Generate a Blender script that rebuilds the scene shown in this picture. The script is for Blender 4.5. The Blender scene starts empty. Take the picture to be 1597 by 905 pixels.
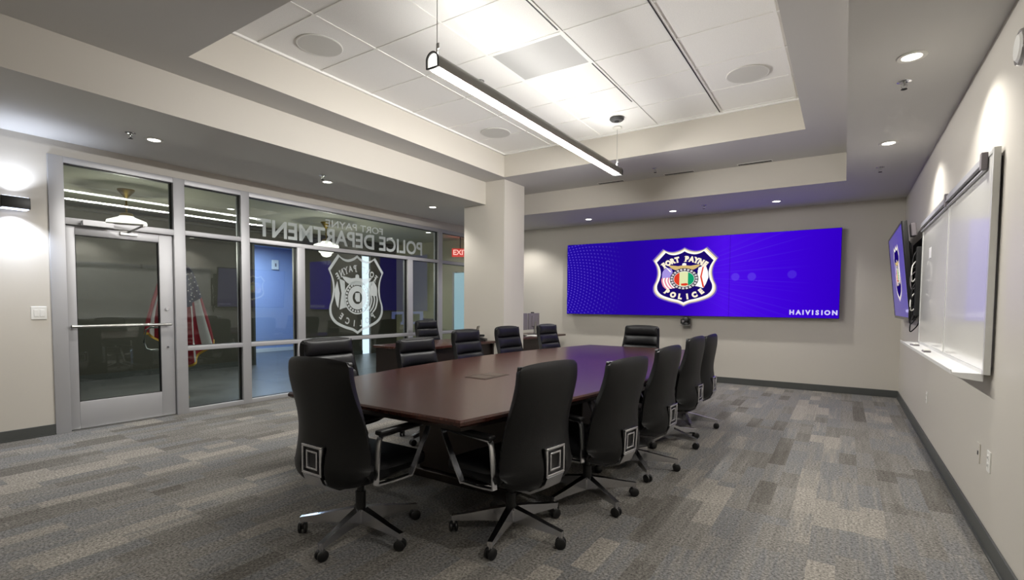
import bpy, bmesh, math, random
from mathutils import Vector, Matrix
random.seed(7)
PI = math.pi
sc = bpy.context.scene

# ------------------------------------------------------------------ camera
CAM_H = 1.32
F_PX, YAW, PIT, ROL, PX, PY = 785.89, 0.578534, -0.045119, 0.0073738, 803.33, 510.79
cam_d = bpy.data.cameras.new('camera')
cam = bpy.data.objects.new('camera', cam_d)
sc.collection.objects.link(cam)
sc.camera = cam
fw = Vector((-math.sin(YAW)*math.cos(PIT), math.cos(YAW)*math.cos(PIT), math.sin(PIT)))
rt = Vector((math.cos(YAW), math.sin(YAW), 0))
up = rt.cross(fw)
r2 = rt*math.cos(ROL) + up*math.sin(ROL)
u2 = -rt*math.sin(ROL) + up*math.cos(ROL)
cam.matrix_world = Matrix(((r2.x, u2.x, -fw.x, 0), (r2.y, u2.y, -fw.y, 0), (r2.z, u2.z, -fw.z, CAM_H), (0, 0, 0, 1)))
cam_d.sensor_width = 36.0
cam_d.lens = F_PX*36.0/1597.0
cam_d.shift_x = (798.5-PX)/1597.0
cam_d.shift_y = (PY-452.5)/1597.0
cam_d.clip_start = 0.02

# ------------------------------------------------------------------ light and colour management
sc.view_settings.view_transform = 'Standard'
sc.view_settings.look = 'None'
sc.view_settings.gamma = 1.0
sc.view_settings.use_curve_mapping = False
sc.view_settings.exposure = 0.15
w = bpy.data.worlds.new('world'); sc.world = w; w.use_nodes = True
w.node_tree.nodes['Background'].inputs[0].default_value = (0.05, 0.055, 0.065, 1)
w.node_tree.nodes['Background'].inputs[1].default_value = 0.5
DOWN_W = 95.0
PEND_W = 80.0
PEND_UP_W = 23.0
SCONCE_W = 44.0
PEND_SIDE_W = 52.0   # each added side light, brightens the fascias
GLOBE_W = 50.0
SCREEN_E = 0.9      # video wall emission

# ------------------------------------------------------------------ helpers
def srgb(r, g, b):
    def f(c):
        c /= 255.0
        return c/12.92 if c <= 0.04045 else ((c+0.055)/1.055)**2.4
    return (f(r), f(g), f(b), 1.0)

def new_mat(name):
    m = bpy.data.materials.new(name); m.use_nodes = True
    nt = m.node_tree
    b = nt.nodes['Principled BSDF']
    return m, nt, b

def N(nt, kind, **kw):
    n = nt.nodes.new(kind)
    for k, v in kw.items():
        if k.startswith('i_'):
            key = k[2:]
            key = int(key) if key.isdigit() else key.replace('_', ' ')
            n.inputs[key].default_value = v
        else:
            setattr(n, k, v)
    return n

def mat(name, rgb, rough=0.5, metal=0.0, bump=0.0, bscale=200.0, vary=0.0, vscale=3.0, coat=0.0, emit=None, estr=1.0, spec=0.5):
    m, nt, b = new_mat(name)
    b.inputs['Base Color'].default_value = srgb(*rgb)
    b.inputs['Roughness'].default_value = rough
    b.inputs['Metallic'].default_value = metal
    b.inputs['Coat Weight'].default_value = coat
    b.inputs['Specular IOR Level'].default_value = spec
    tc = N(nt, 'ShaderNodeTexCoord')
    if vary > 0:
        no = N(nt, 'ShaderNodeTexNoise', i_Scale=vscale, i_Detail=3.0)
        nt.links.new(tc.outputs['Object'], no.inputs['Vector'])
        rp = N(nt, 'ShaderNodeValToRGB')
        c = srgb(*rgb)
        rp.color_ramp.elements[0].position = 0.3; rp.color_ramp.elements[1].position = 0.7
        rp.color_ramp.elements[0].color = tuple(x*(1-vary) for x in c[:3]) + (1,)
        rp.color_ramp.elements[1].color = tuple(min(1, x*(1+vary)) for x in c[:3]) + (1,)
        nt.links.new(no.outputs['Fac'], rp.inputs['Fac'])
        nt.links.new(rp.outputs['Color'], b.inputs['Base Color'])
    if bump > 0:
        no = N(nt, 'ShaderNodeTexNoise', i_Scale=bscale, i_Detail=2.0)
        nt.links.new(tc.outputs['Object'], no.inputs['Vector'])
        bp = N(nt, 'ShaderNodeBump', i_Strength=bump, i_Distance=0.002)
        nt.links.new(no.outputs['Fac'], bp.inputs['Height'])
        nt.links.new(bp.outputs['Normal'], b.inputs['Normal'])
    if emit is not None:
        b.inputs['Emission Color'].default_value = srgb(*emit)
        b.inputs['Emission Strength'].default_value = estr
    return m

def box(bm, x0, y0, z0, x1, y1, z1, bev=0.0, M=None, mi=0):
    r = bmesh.ops.create_cube(bm, size=1.0)
    vs = r['verts']
    T = Matrix.Translation(((x0+x1)/2, (y0+y1)/2, (z0+z1)/2)) @ Matrix.Diagonal((abs(x1-x0), abs(y1-y0), abs(z1-z0), 1))
    if M is not None: T = M @ T
    bmesh.ops.transform(bm, matrix=T, verts=vs)
    fs = set(f for v in vs for f in v.link_faces)
    if bev > 0:
        es = list({e for v in vs for e in v.link_edges})
        g = bmesh.ops.bevel(bm, geom=es, offset=bev, segments=3, affect='EDGES', profile=0.5)
        fs = set(g['faces']) | {f for f in fs if f.is_valid}
    for f in fs:
        if f.is_valid: f.material_index = mi
    return vs

def cyl(bm, p0, p1, r0, r1=None, seg=24, mi=0):
    if r1 is None: r1 = r0
    p0 = Vector(p0); p1 = Vector(p1); d = p1-p0
    r = bmesh.ops.create_cone(bm, cap_ends=True, segments=seg, radius1=max(r0, 1e-5), radius2=max(r1, 1e-5), depth=d.length)
    T = Matrix.Translation((p0+p1)/2) @ d.to_track_quat('Z', 'Y').to_matrix().to_4x4()
    bmesh.ops.transform(bm, matrix=T, verts=r['verts'])
    for f in {f for v in r['verts'] for f in v.link_faces}: f.material_index = mi

def lathe(bm, prof, seg=32, M=None, mi=0):
    rings = []
    for (r, z) in prof:
        ring = []
        for k in range(seg):
            a = 2*PI*k/seg
            p = Vector((max(r, 1e-4)*math.cos(a), max(r, 1e-4)*math.sin(a), z))
            if M is not None: p = M @ p
            ring.append(bm.verts.new(p))
        rings.append(ring)
    for a, b in zip(rings, rings[1:]):
        for k in range(seg):
            f = bm.faces.new((a[k], a[(k+1) % seg], b[(k+1) % seg], b[k])); f.material_index = mi
    for ring, rev in ((rings[0], True), (rings[-1], False)):
        f = bm.faces.new(ring[::-1] if rev else ring); f.material_index = mi

def sweep(bm, pts, w, t, side=(1, 0, 0), closed=False, mi=0, ws=None):
    """flat bar of width w (along side) and thickness t following pts"""
    pts = [Vector(p) for p in pts]; s = Vector(side).normalized(); n = len(pts); rings = []
    for i, p in enumerate(pts):
        if closed: a, b = pts[(i-1) % n], pts[(i+1) % n]
        else: a, b = pts[max(0, i-1)], pts[min(n-1, i+1)]
        d = (b-a).normalized(); nn = d.cross(s)
        if nn.length < 1e-6: nn = Vector((0, 0, 1))
        nn.normalize()
        ww, tt = (ws[i] if ws else (w, t))
        rings.append([bm.verts.new(p + s*(ww/2*sx) + nn*(tt/2*sn)) for sx, sn in ((-1, -1), (1, -1), (1, 1), (-1, 1))])
    m = n if closed else n-1
    for i in range(m):
        a, b = rings[i], rings[(i+1) % n]
        for k in range(4):
            f = bm.faces.new((a[k], a[(k+1) % 4], b[(k+1) % 4], b[k])); f.material_index = mi
    if not closed:
        bm.faces.new(rings[0][::-1]).material_index = mi; bm.faces.new(rings[-1]).material_index = mi

def tube(bm, pts, r, seg=10, mi=0):
    pts = [Vector(p) for p in pts]; rings = []; ref = Vector((0.13, 0.21, 0.97))
    for i, p in enumerate(pts):
        d = (pts[min(len(pts)-1, i+1)]-pts[max(0, i-1)]).normalized()
        a = d.cross(ref).normalized(); b = d.cross(a).normalized()
        rr = r[i] if isinstance(r, (list, tuple)) else r
        rings.append([bm.verts.new(p + a*rr*math.cos(2*PI*k/seg) + b*rr*math.sin(2*PI*k/seg)) for k in range(seg)])
    for a, b in zip(rings, rings[1:]):
        for k in range(seg):
            bm.faces.new((a[k], a[(k+1) % seg], b[(k+1) % seg], b[k])).material_index = mi
    bm.faces.new(rings[0][::-1]); bm.faces.new(rings[-1])

def prism(bm, poly, z0, z1, M=None, mi=0):
    """poly in xy extruded z0..z1"""
    lo = [bm.verts.new((M @ Vector((x, y, z0))) if M else (x, y, z0)) for x, y in poly]
    hi = [bm.verts.new((M @ Vector((x, y, z1))) if M else (x, y, z1)) for x, y in poly]
    n = len(poly)
    fs = [bm.faces.new(lo[::-1]), bm.faces.new(hi)]
    for i in range(n):
        fs.append(bm.faces.new((lo[i], lo[(i+1) % n], hi[(i+1) % n], hi[i])))
    for f in fs: f.material_index = mi
    return fs

def obj(name, bm, mats, parent=None, smooth=False, loc=None, fix=True):
    if fix: bmesh.ops.recalc_face_normals(bm, faces=bm.faces[:])
    me = bpy.data.meshes.new(name); bm.to_mesh(me); bm.free()
    if not isinstance(mats, (list, tuple)): mats = [mats]
    for m in mats: me.materials.append(m)
    if smooth:
        me.polygons.foreach_set('use_smooth', [True]*len(me.polygons))
        try: me.set_sharp_from_angle(angle=math.radians(smooth if smooth is not True else 35))
        except Exception: pass
    o = bpy.data.objects.new(name, me); sc.collection.objects.link(o)
    if parent is not None: o.parent = parent
    if loc is not None: o.location = loc
    return o

def tag(o, label, cat, group=None, kind=None):
    o['label'] = label; o['category'] = cat
    if group: o['group'] = group
    if kind: o['kind'] = kind
    return o

def struct(name, bm, m, **kw):
    o = obj(name, bm, m, **kw)
    if kw.get('parent') is None: o['kind'] = 'structure'
    return o

def thing(name, label, cat, loc=(0, 0, 0), rotz=0.0, group=None, kind=None):
    o = bpy.data.objects.new(name, None); sc.collection.objects.link(o)
    o.empty_display_size = 0.1
    o.location = loc; o.rotation_euler = (0, 0, rotz)
    return tag(o, label, cat, group, kind)

def dup(root, loc, rotz, label):
    r = root.copy(); sc.collection.objects.link(r); r.location = loc; r.rotation_euler = (0, 0, rotz); r['label'] = label
    for ch in list(root.children):
        c = ch.copy(); sc.collection.objects.link(c); c.parent = r
        for g in ch.children:
            d = g.copy(); sc.collection.objects.link(d); d.parent = c
    return r

def light(name, kind, loc, power, color=(1, 1, 1), rot=None, parent=None, **kw):
    l = bpy.data.lights.new(name, kind); l.energy = power; l.color = color
    for k, v in kw.items(): setattr(l, k, v)
    o = bpy.data.objects.new(name, l); sc.collection.objects.link(o); o.location = loc
    if rot: o.rotation_euler = rot
    if parent is not None: o.parent = parent
    return o

def B(): return bmesh.new()

# ------------------------------------------------------------------ materials
M_wall = mat('wall_paint_cream', (199, 194, 184), 0.42, bump=0.08, bscale=350)
M_wallR = M_wall
M_ceil = mat('ceiling_paint', (203, 202, 199), 0.7, bump=0.05, bscale=300)
M_base = mat('vinyl_baseboard_charcoal', (74, 76, 74), 0.45)
M_alu = mat('brushed_aluminium', (178, 178, 180), 0.42, 0.35, bump=0.05, bscale=500)
M_aludark = mat('black_gasket', (18, 18, 20), 0.5)
M_chrome = mat('polished_chrome', (222, 222, 225), 0.2, 1.0)
M_steel = mat('satin_steel', (175, 175, 172), 0.3, 1.0)
M_leather = mat('black_leather', (11, 11, 12), 0.46, bump=0.35, bscale=260, spec=0.32)
M_leather_pad = mat('black_leather_quilted', (16, 16, 19), 0.42, bump=0.35, bscale=240, spec=0.4)
M_black = mat('black_plastic', (16, 16, 17), 0.4)
M_blackm = mat('matte_black', (10, 10, 11), 0.7)
M_white = mat('white_plastic', (225, 224, 218), 0.4)
M_grey = mat('grey_plastic', (118, 112, 116), 0.45)
M_brass = mat('aged_brass', (150, 125, 55), 0.3, 0.9)
M_corr = mat('corridor_wall_taupe', (70, 68, 60), 0.6)
M_corrlight = mat('corridor_end_wall_cream', (170, 168, 140), 0.6)
M_corrceil = mat('corridor_ceiling', (190, 188, 172), 0.7)
M_blue = mat('blue_lit_room_paint', (190, 200, 215), 0.6)
M_flagpole = mat('gold_pole', (180, 150, 60), 0.3, 0.9)

def glass_mat(name, tint, refl=1.0, ior=1.5):
    m = bpy.data.materials.new(name); m.use_nodes = True; nt = m.node_tree; nt.nodes.clear()
    out = N(nt, 'ShaderNodeOutputMaterial'); mix = N(nt, 'ShaderNodeMixShader')
    tr = N(nt, 'ShaderNodeBsdfTransparent'); tr.inputs[0].default_value = tint
    gl = N(nt, 'ShaderNodeBsdfGlossy'); gl.inputs['Color'].default_value = (1, 1, 1, 1); gl.inputs['Roughness'].default_value = 0.0
    fr = N(nt, 'ShaderNodeFresnel', i_IOR=ior)
    ge = N(nt, 'ShaderNodeNewGeometry'); mr = N(nt, 'ShaderNodeMapRange'); mr.inputs[3].default_value = ior; mr.inputs[4].default_value = 1.0/ior
    nt.links.new(ge.outputs['Backfacing'], mr.inputs[0]); nt.links.new(mr.outputs[0], fr.inputs['IOR'])   # both faces of the pane reflect alike
    mu = N(nt, 'ShaderNodeMath', operation='MULTIPLY'); mu.inputs[1].default_value = refl
    nt.links.new(fr.outputs[0], mu.inputs[0]); nt.links.new(mu.outputs[0], mix.inputs[0])
    nt.links.new(tr.outputs[0], mix.inputs[1]); nt.links.new(gl.outputs[0], mix.inputs[2]); nt.links.new(mix.outputs[0], out.inputs[0])
    return m
M_glass = glass_mat('storefront_glass', (0.80, 0.85, 0.84, 1), 1.25)

def emis(name, rgb, s):
    m = bpy.data.materials.new(name); m.use_nodes = True; nt = m.node_tree; nt.nodes.clear()
    out = N(nt, 'ShaderNodeOutputMaterial'); e = N(nt, 'ShaderNodeEmission'); e.inputs[0].default_value = srgb(*rgb); e.inputs[1].default_value = s
    nt.links.new(e.outputs[0], out.inputs[0]); return m
M_lens = emis('downlight_lens', (255, 250, 238), 9.0)
M_tube = emis('pendant_diffuser', (255, 253, 246), 1.5)
M_globe = emis('opal_glass_shade', (255, 248, 232), 2.2)
M_exit = emis('exit_sign_red', (255, 60, 45), 1.6)
M_frost = mat('frosted_vinyl', (190, 202, 205), 0.8)
def frost_mat():
    m, nt, b = new_mat('frosted_vinyl_film')
    b.inputs['Base Color'].default_value = srgb(208, 216, 216); b.inputs['Roughness'].default_value = 0.8
    b.inputs['Alpha'].default_value = 0.62
    return m
M_frost = frost_mat()

def carpet():
    m, nt, b = new_mat('plank_carpet')
    tc = N(nt, 'ShaderNodeTexCoord')
    mp = N(nt, 'ShaderNodeMapping'); mp.inputs['Rotation'].default_value = (0, 0, PI/2)
    nt.links.new(tc.outputs['Object'], mp.inputs['Vector'])
    br = N(nt, 'ShaderNodeTexBrick', offset=0.37, squash=0.75, squash_frequency=3)
    br.inputs['Color1'].default_value = (0, 0, 0, 1); br.inputs['Color2'].default_value = (1, 1, 1, 1); br.inputs['Mortar'].default_value = (0.45, 0.45, 0.45, 1)
    br.inputs['Scale'].default_value = 1.0; br.inputs['Mortar Size'].default_value = 0.0; br.inputs['Bias'].default_value = 0.0
    br.inputs['Brick Width'].default_value = 0.5; br.inputs['Row Height'].default_value = 0.125
    nt.links.new(mp.outputs[0], br.inputs['Vector'])
    br2 = N(nt, 'ShaderNodeTexBrick', offset=0.5)
    br2.inputs['Color1'].default_value = (0, 0, 0, 1); br2.inputs['Color2'].default_value = (1, 1, 1, 1); br2.inputs['Mortar'].default_value = (0.5, 0.5, 0.5, 1)
    br2.inputs['Scale'].default_value = 1.0; br2.inputs['Mortar Size'].default_value = 0.0
    br2.inputs['Brick Width'].default_value = 1.0; br2.inputs['Row Height'].default_value = 0.25
    nt.links.new(mp.outputs[0], br2.inputs['Vector'])
    # value of a plank
    mixv = N(nt, 'ShaderNodeMix', data_type='FLOAT'); mixv.inputs[0].default_value = 0.42
    nt.links.new(br.outputs['Color'], mixv.inputs[2]); nt.links.new(br2.outputs['Color'], mixv.inputs[3])
    st = N(nt, 'ShaderNodeMapping'); st.inputs['Scale'].default_value = (26, 1.6, 1)
    nt.links.new(tc.outputs['Object'], st.inputs['Vector'])
    sn = N(nt, 'ShaderNodeTexNoise', i_Scale=1.0, i_Detail=4.0, i_Roughness=0.65); nt.links.new(st.outputs[0], sn.inputs['Vector'])
    mix2 = N(nt, 'ShaderNodeMix', data_type='FLOAT'); mix2.inputs[0].default_value = 0.38
    nt.links.new(mixv.outputs[0], mix2.inputs[2]); nt.links.new(sn.outputs['Fac'], mix2.inputs[3])
    rp = N(nt, 'ShaderNodeValToRGB'); cr = rp.color_ramp
    cols = [(0.15, (82, 78, 72)), (0.32, (102, 99, 94)), (0.44, (118, 115, 110)), (0.56, (107, 107, 107)), (0.68, (129, 125, 118)), (0.85, (143, 138, 130))]
    cr.elements[0].position = cols[0][0]; cr.elements[0].color = srgb(*cols[0][1])
    cr.elements[1].position = cols[-1][0]; cr.elements[1].color = srgb(*cols[-1][1])
    for p, c in cols[1:-1]:
        e = cr.elements.new(p); e.color = srgb(*c)
    nt.links.new(mix2.outputs[0], rp.inputs['Fac'])
    fi = N(nt, 'ShaderNodeTexNoise', i_Scale=75.0, i_Detail=4.0, i_Roughness=0.7); nt.links.new(tc.outputs['Object'], fi.inputs['Vector'])
    mr = N(nt, 'ShaderNodeMapRange'); mr.inputs[1].default_value = 0.3; mr.inputs[2].default_value = 0.7; mr.inputs[3].default_value = 0.22; mr.inputs[4].default_value = 1.85
    nt.links.new(fi.outputs['Fac'], mr.inputs[0])
    ml = N(nt, 'ShaderNodeMix', data_type='RGBA', blend_type='MULTIPLY'); ml.inputs[0].default_value = 1.0
    nt.links.new(rp.outputs['Color'], ml.inputs[6]); nt.links.new(mr.outputs[0], ml.inputs[7])
    nt.links.new(ml.outputs[2], b.inputs['Base Color'])
    b.inputs['Roughness'].default_value = 0.95; b.inputs['Specular IOR Level'].default_value = 0.15
    bp = N(nt, 'ShaderNodeBump', i_Strength=0.5, i_Distance=0.004); nt.links.new(fi.outputs['Fac'], bp.inputs['Height']); nt.links.new(bp.outputs['Normal'], b.inputs['Normal'])
    return m
M_carpet = carpet()

def wood(name, dark, lite, rough=0.3, coat=0.3, sc_=(14, 1.2, 14)):
    m, nt, b = new_mat(name)
    tc = N(nt, 'ShaderNodeTexCoord'); mp = N(nt, 'ShaderNodeMapping'); mp.inputs['Scale'].default_value = sc_
    nt.links.new(tc.outputs['Object'], mp.inputs['Vector'])
    no = N(nt, 'ShaderNodeTexNoise', i_Scale=2.0, i_Detail=6.0, i_Roughness=0.6, i_Distortion=0.4); nt.links.new(mp.outputs[0], no.inputs['Vector'])
    rp = N(nt, 'ShaderNodeValToRGB'); rp.color_ramp.elements[0].position = 0.3; rp.color_ramp.elements[1].position = 0.7
    rp.color_ramp.elements[0].color = srgb(*dark); rp.color_ramp.elements[1].color = srgb(*lite)
    nt.links.new(no.outputs['Fac'], rp.inputs['Fac']); nt.links.new(rp.outputs['Color'], b.inputs['Base Color'])
    b.inputs['Roughness'].default_value = rough; b.inputs['Coat Weight'].default_value = coat; b.inputs['Coat Roughness'].default_value = 0.15; b.inputs['Specular Tint'].default_value = (1.0, 0.86, 0.78, 1)
    return m
M_wood = wood('mahogany_top', (50, 25, 20), (68, 35, 27), 0.27, 0.15)
M_wooddark = wood('espresso_wood', (15, 11, 10), (24, 17, 15), 0.45, 0.05)

def tile_mat():
    m, nt, b = new_mat('acoustic_tile')
    tc = N(nt, 'ShaderNodeTexCoord')
    no = N(nt, 'ShaderNodeTexNoise', i_Scale=180.0, i_Detail=3.0); nt.links.new(tc.outputs['Object'], no.inputs['Vector'])
    rp = N(nt, 'ShaderNodeValToRGB'); rp.color_ramp.elements[0].position = 0.35; rp.color_ramp.elements[1].position = 0.6
    rp.color_ramp.elements[0].color = srgb(230, 229, 226); rp.color_ramp.elements[1].color = srgb(241, 240, 237)
    nt.links.new(no.outputs['Fac'], rp.inputs['Fac']); nt.links.new(rp.outputs['Color'], b.inputs['Base Color'])
    bp = N(nt, 'ShaderNodeBump', i_Strength=0.25, i_Distance=0.002); nt.links.new(no.outputs['Fac'], bp.inputs['Height']); nt.links.new(bp.outputs['Normal'], b.inputs['Normal'])
    b.inputs['Roughness'].default_value = 0.9
    return m
M_tile = tile_mat()
M_tbar = mat('ceiling_grid_bar', (236, 235, 231), 0.5)

# ------------------------------------------------------------------ room shell
XG, XR, YF, YB = -6.516, 0.689, 9.168, -2.6
Z1, Z2, Z3 = 2.897, 3.25, 3.594
bm = B(); box(bm, XG, YB, -0.1, XR, YF, 0.0); struct('floor', bm, M_carpet)
bm = B(); box(bm, XR, YB-0.15, -0.1, XR+0.15, YF+0.15, 3.75); struct('wall_right', bm, M_wall)
bm = B(); box(bm, XG-0.15, YF, -0.1, XR, YF+0.15, 3.75); struct('wall_far', bm, M_wall)
bm = B(); box(bm, XG-0.15, YB-0.15, -0.1, XR, YB, 3.75); struct('wall_near', bm, M_wall)
bm = B(); box(bm, XG-0.15, YB, -0.1, XG, 1.665, 3.75); box(bm, XG-0.15, 1.665, 2.752, XG, YF, 3.75); struct('wall_left', bm, M_wall)
# soffit ring at Z1 and the raised ring at Z2 (each ring: four slabs, inner faces are the fascias)
def ring(bm, X0, Y0, X1, Y1, x0, y0, x1, y1, z0, z1):
    lo = [bm.verts.new(p) for p in ((X0, Y0, z0), (X1, Y0, z0), (X1, Y1, z0), (X0, Y1, z0))]
    li = [bm.verts.new(p) for p in ((x0, y0, z0), (x1, y0, z0), (x1, y1, z0), (x0, y1, z0))]
    ho = [bm.verts.new(v.co + Vector((0, 0, z1-z0))) for v in lo]
    hi = [bm.verts.new(v.co + Vector((0, 0, z1-z0))) for v in li]
    for k in range(4):
        j = (k+1) % 4
        bm.faces.new((lo[k], lo[j], li[j], li[k])); bm.faces.new((ho[k], ho[j], hi[j], hi[k]))
        bm.faces.new((li[k], li[j], hi[j], hi[k])); bm.faces.new((lo[k], lo[j], ho[j], ho[k]))
XB, XO, YO = -4.809, -0.032, 7.584
TX0, TX1, TY0, TY1 = -4.387, -0.416, 1.982, 6.384
bm = B(); ring(bm, XG, YB, XR, YF, XB, -1.4, XO, YO, Z1, Z2)
ob = struct('ceiling_soffit', bm, [M_ceil, M_wall])
for p in ob.data.polygons:
    if abs(p.normal.z) < 0.5: p.material_index = 1
bm = B(); ring(bm, XG, YB, XR, YF, TX0, TY0, TX1, TY1, Z2+0.0005, Z3)
ob = struct('ceiling', bm, [M_ceil, M_wall])
for p in ob.data.polygons:
    if abs(p.normal.z) < 0.5: p.material_index = 1
bm = B(); box(bm, TX0-0.1, TY0-0.1, Z3, TX1+0.1, TY1+0.1, Z3+0.05); struct('ceiling_tiles', bm, M_tile)
bm = B()
XL = [-3.575, -2.805, -2.04, -1.28, -0.52]; YL = [2.54 + 0.63*k for k in range(7)]
for x in XL: box(bm, x-0.011, TY0, Z3-0.007, x+0.011, TY1, Z3+0.01)
for y in YL: box(bm, TX0, y-0.011, Z3-0.006, TX1, y+0.011, Z3+0.01)
for (a, b_, c_, d_) in ((TX0, TY0, TX0+0.03, TY1), (TX1-0.03, TY0, TX1, TY1), (TX0, TY0, TX1, TY0+0.03), (TX0, TY1-0.03, TX1, TY1)):
    box(bm, a, b_, Z3-0.02, c_, d_, Z3+0.01)
struct('ceiling_grid', bm, M_tbar)
bm = B()
for x, y0, y1 in ((-2.04, 4.43, TY1-0.9), (-1.28, TY0, TY1-0.06), (-2.04, TY0, 3.75)):
    box(bm, x-0.018, y0, Z3-0.010, x-0.008, y1, Z3-0.0062)
struct('ceiling_bar_shade', bm, M_aludark)  # dark strips stand in for the shadow along the grid bar edges
# column
bm = B(); box(bm, -5.24, 6.484, 0, -4.448, 7.06, Z2); struct('column', bm, M_wall)
# baseboards
def baseb(name, segs):
    bm = B()
    for (x0, y0, x1, y1) in segs:
        box(bm, x0, y0, 0.001, x1, y1, 0.105, 0.003)
        if abs(y1-y0) > abs(x1-x0):
            s = -1 if x0 > -3 else 1; xx = x1 if s > 0 else x0
            box(bm, min(xx, xx+s*0.008), y0, 0.001, max(xx, xx+s*0.008), y1, 0.012)
    struct(name, bm, M_base)
baseb('baseboard_right', [(XR-0.012, YB, XR, YF)])
baseb('baseboard_far', [(XG, YF-0.012, XR-0.012, YF)])
baseb('baseboard_left', [(XG, YB, XG+0.012, 1.655)])

# ------------------------------------------------------------------ storefront (left wall)
FD0, FD1 = XG-0.11, XG+0.015      # frame depth in x
def bars(bm, lst):
    for (y0, z0, y1, z1) in lst: box(bm, FD0, y0, z0, FD1, y1, z1, 0.002)
def pane(name, y0, z0, y1, z1, parent, xc=None):
    bm = B(); xx = XG-0.045 if xc is None else xc
    g = obj(name, None or _pane(bm, xx, y0, z0, y1, z1), M_glass, parent)
    return g
def _pane(bm, xx, y0, z0, y1, z1):
    box(bm, xx-0.004, y0, z0, xx+0.004, y1, z1); return bm
def gasket(y0, z0, y1, z1, parent):
    bm = B(); x0, x1 = XG-0.07, XG-0.02; g = 0.012
    for a in ((y0-0.006, z0-0.006, y1+0.006, z0+g-0.006), (y0-0.006, z1-g+0.006, y1+0.006, z1+0.006), (y0-0.006, z0, y0+g-0.006, z1), (y1-g+0.006, z0, y1+0.006, z1)):
        box(bm, x0, a[0], a[1], x1, a[2], a[3])
    return obj('gasket', bm, M_aludark, parent)
def window(name, label, frame, panes):
    e = thing(name, label, 'window', (0, 0, 0)); e['kind'] = 'structure'
    bm = B(); bars(bm, frame); obj('window_frame', bm, M_alu, e, smooth=30)
    for p in panes:
        gasket(*p, e); pane('pane', *p, e)
    return e
HD0, HD1 = 2.69, 2.752
window('window_1', 'transom window above the glass door in aluminium frame',
       [(1.655, 0, 1.775, HD1), (1.775, HD0, 2.745, HD1), (2.745, 0, 2.865, HD1), (1.775, 2.09, 2.745, 2.155)],
       [(1.775, 2.155, 2.745, HD0)])
window('window_2', 'narrow sidelight window right of the glass door',
       [(2.865, HD0, 3.52, HD1), (3.52, 0, 3.63, HD1), (2.865, 0, 3.52, 0.055), (2.865, 0.745, 3.52, 0.80), (2.865, 2.105, 3.52, 2.16)],
       [(2.865, 0.055, 3.52, 0.745), (2.865, 0.80, 3.52, 2.105), (2.865, 2.16, 3.52, HD0)])
window('window_3', 'wide storefront window with frosted shield and lettering',
       [(3.63, HD0, 7.27, HD1), (7.27, 0, 7.385, HD1), (3.63, 0, 7.27, 0.055), (3.63, 0.745, 7.27, 0.80), (3.63, 2.105, 7.27, 2.16),
        (4.31, 0.055, 4.43, 0.745), (4.31, 0.80, 4.43, 2.105), (6.47, 0.055, 6.59, 0.745), (6.47, 0.80, 6.59, 2.105)],
       [(3.63, 0.055, 4.31, 0.745), (3.63, 0.80, 4.31, 2.105), (4.43, 0.055, 6.47, 0.745), (4.43, 0.80, 6.47, 2.105),
        (6.59, 0.055, 7.27, 0.745), (6.59, 0.80, 7.27, 2.105), (3.63, 2.16, 7.27, HD0)])
window('window_4', 'storefront window bay beside the column',
       [(7.385, HD0, YF, HD1), (7.385, 0, YF, 0.055), (7.385, 0.745, YF, 0.80), (7.385, 2.105, YF, 2.16)],
       [(7.385, 0.055, YF, 0.745), (7.385, 0.80, YF, 2.105), (7.385, 2.16, YF, HD0)])
# door
d = thing('door_1', 'aluminium framed full glass door with horizontal push bar', 'door', (XG-0.04, 1.79, 0)); d['kind'] = 'structure'
def dx(bm, y0, z0, y1, z1, x0=-0.025, x1=0.025, b=0.003): box(bm, x0, y0-1.79, z0, x1, y1-1.79, z1, b)
bm = B(); dx(bm, 1.782, 0.012, 1.855, 2.08); dx(bm, 2.60, 0.012, 2.738, 2.08); dx(bm, 1.855, 0.012, 2.60, 0.29); dx(bm, 1.855, 1.995, 2.60, 2.08)
obj('door_frame', bm, M_alu, d, smooth=30)
bm = B(); dx(bm, 1.855, 0.29, 2.60, 1.995, -0.004, 0.004, 0); obj('pane', bm, M_glass, d)
bm = B()
for a in ((1.850, 0.285, 2.605, 0.297), (1.850, 1.988, 2.605, 2.0), (1.850, 0.29, 1.862, 1.99), (2.593, 0.29, 2.605, 1.99)): dx(bm, *a, -0.02, 0.02, 0)
obj('gasket', bm, M_aludark, d)
bm = B(); cyl(bm, (0.075, 0.01, 1.065), (0.075, 0.90, 1.065), 0.014); cyl(bm, (0.02, 0.03, 1.065), (0.075, 0.03, 1.065), 0.012); cyl(bm, (0.02, 0.87, 1.065), (0.075, 0.87, 1.065), 0.012)
lathe(bm, [(0.018, -0.006), (0.018, 0.006)], 20, Matrix.Translation((0.075, 0.008, 1.065)) @ Matrix.Rotation(PI/2, 4, 'X'))
obj('push_bar', bm, M_steel, d, smooth=True)
bm = B(); tube(bm, [(-0.02, 0.80, 1.03), (-0.06, 0.74, 1.03), (-0.075, 0.70, 1.00), (-0.075, 0.68, 0.86), (-0.075, 0.70, 0.79), (-0.06, 0.74, 0.77), (-0.02, 0.80, 0.77)], 0.011)
obj('pull_handle', bm, M_steel, d, smooth=60)
bm = B(); cyl(bm, (0.02, 0.875, 1.24), (0.045, 0.875, 1.24), 0.018); cyl(bm, (0.02, 0.875, 0.80), (0.035, 0.875, 0.80), 0.012); obj('lock_cylinder', bm, M_chrome, d, smooth=True)
bm = B(); box(bm, 0.075, 0.10, 2.085, 0.135, 0.36, 2.135, 0.004); obj('door_closer', bm, M_alu, d)
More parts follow.
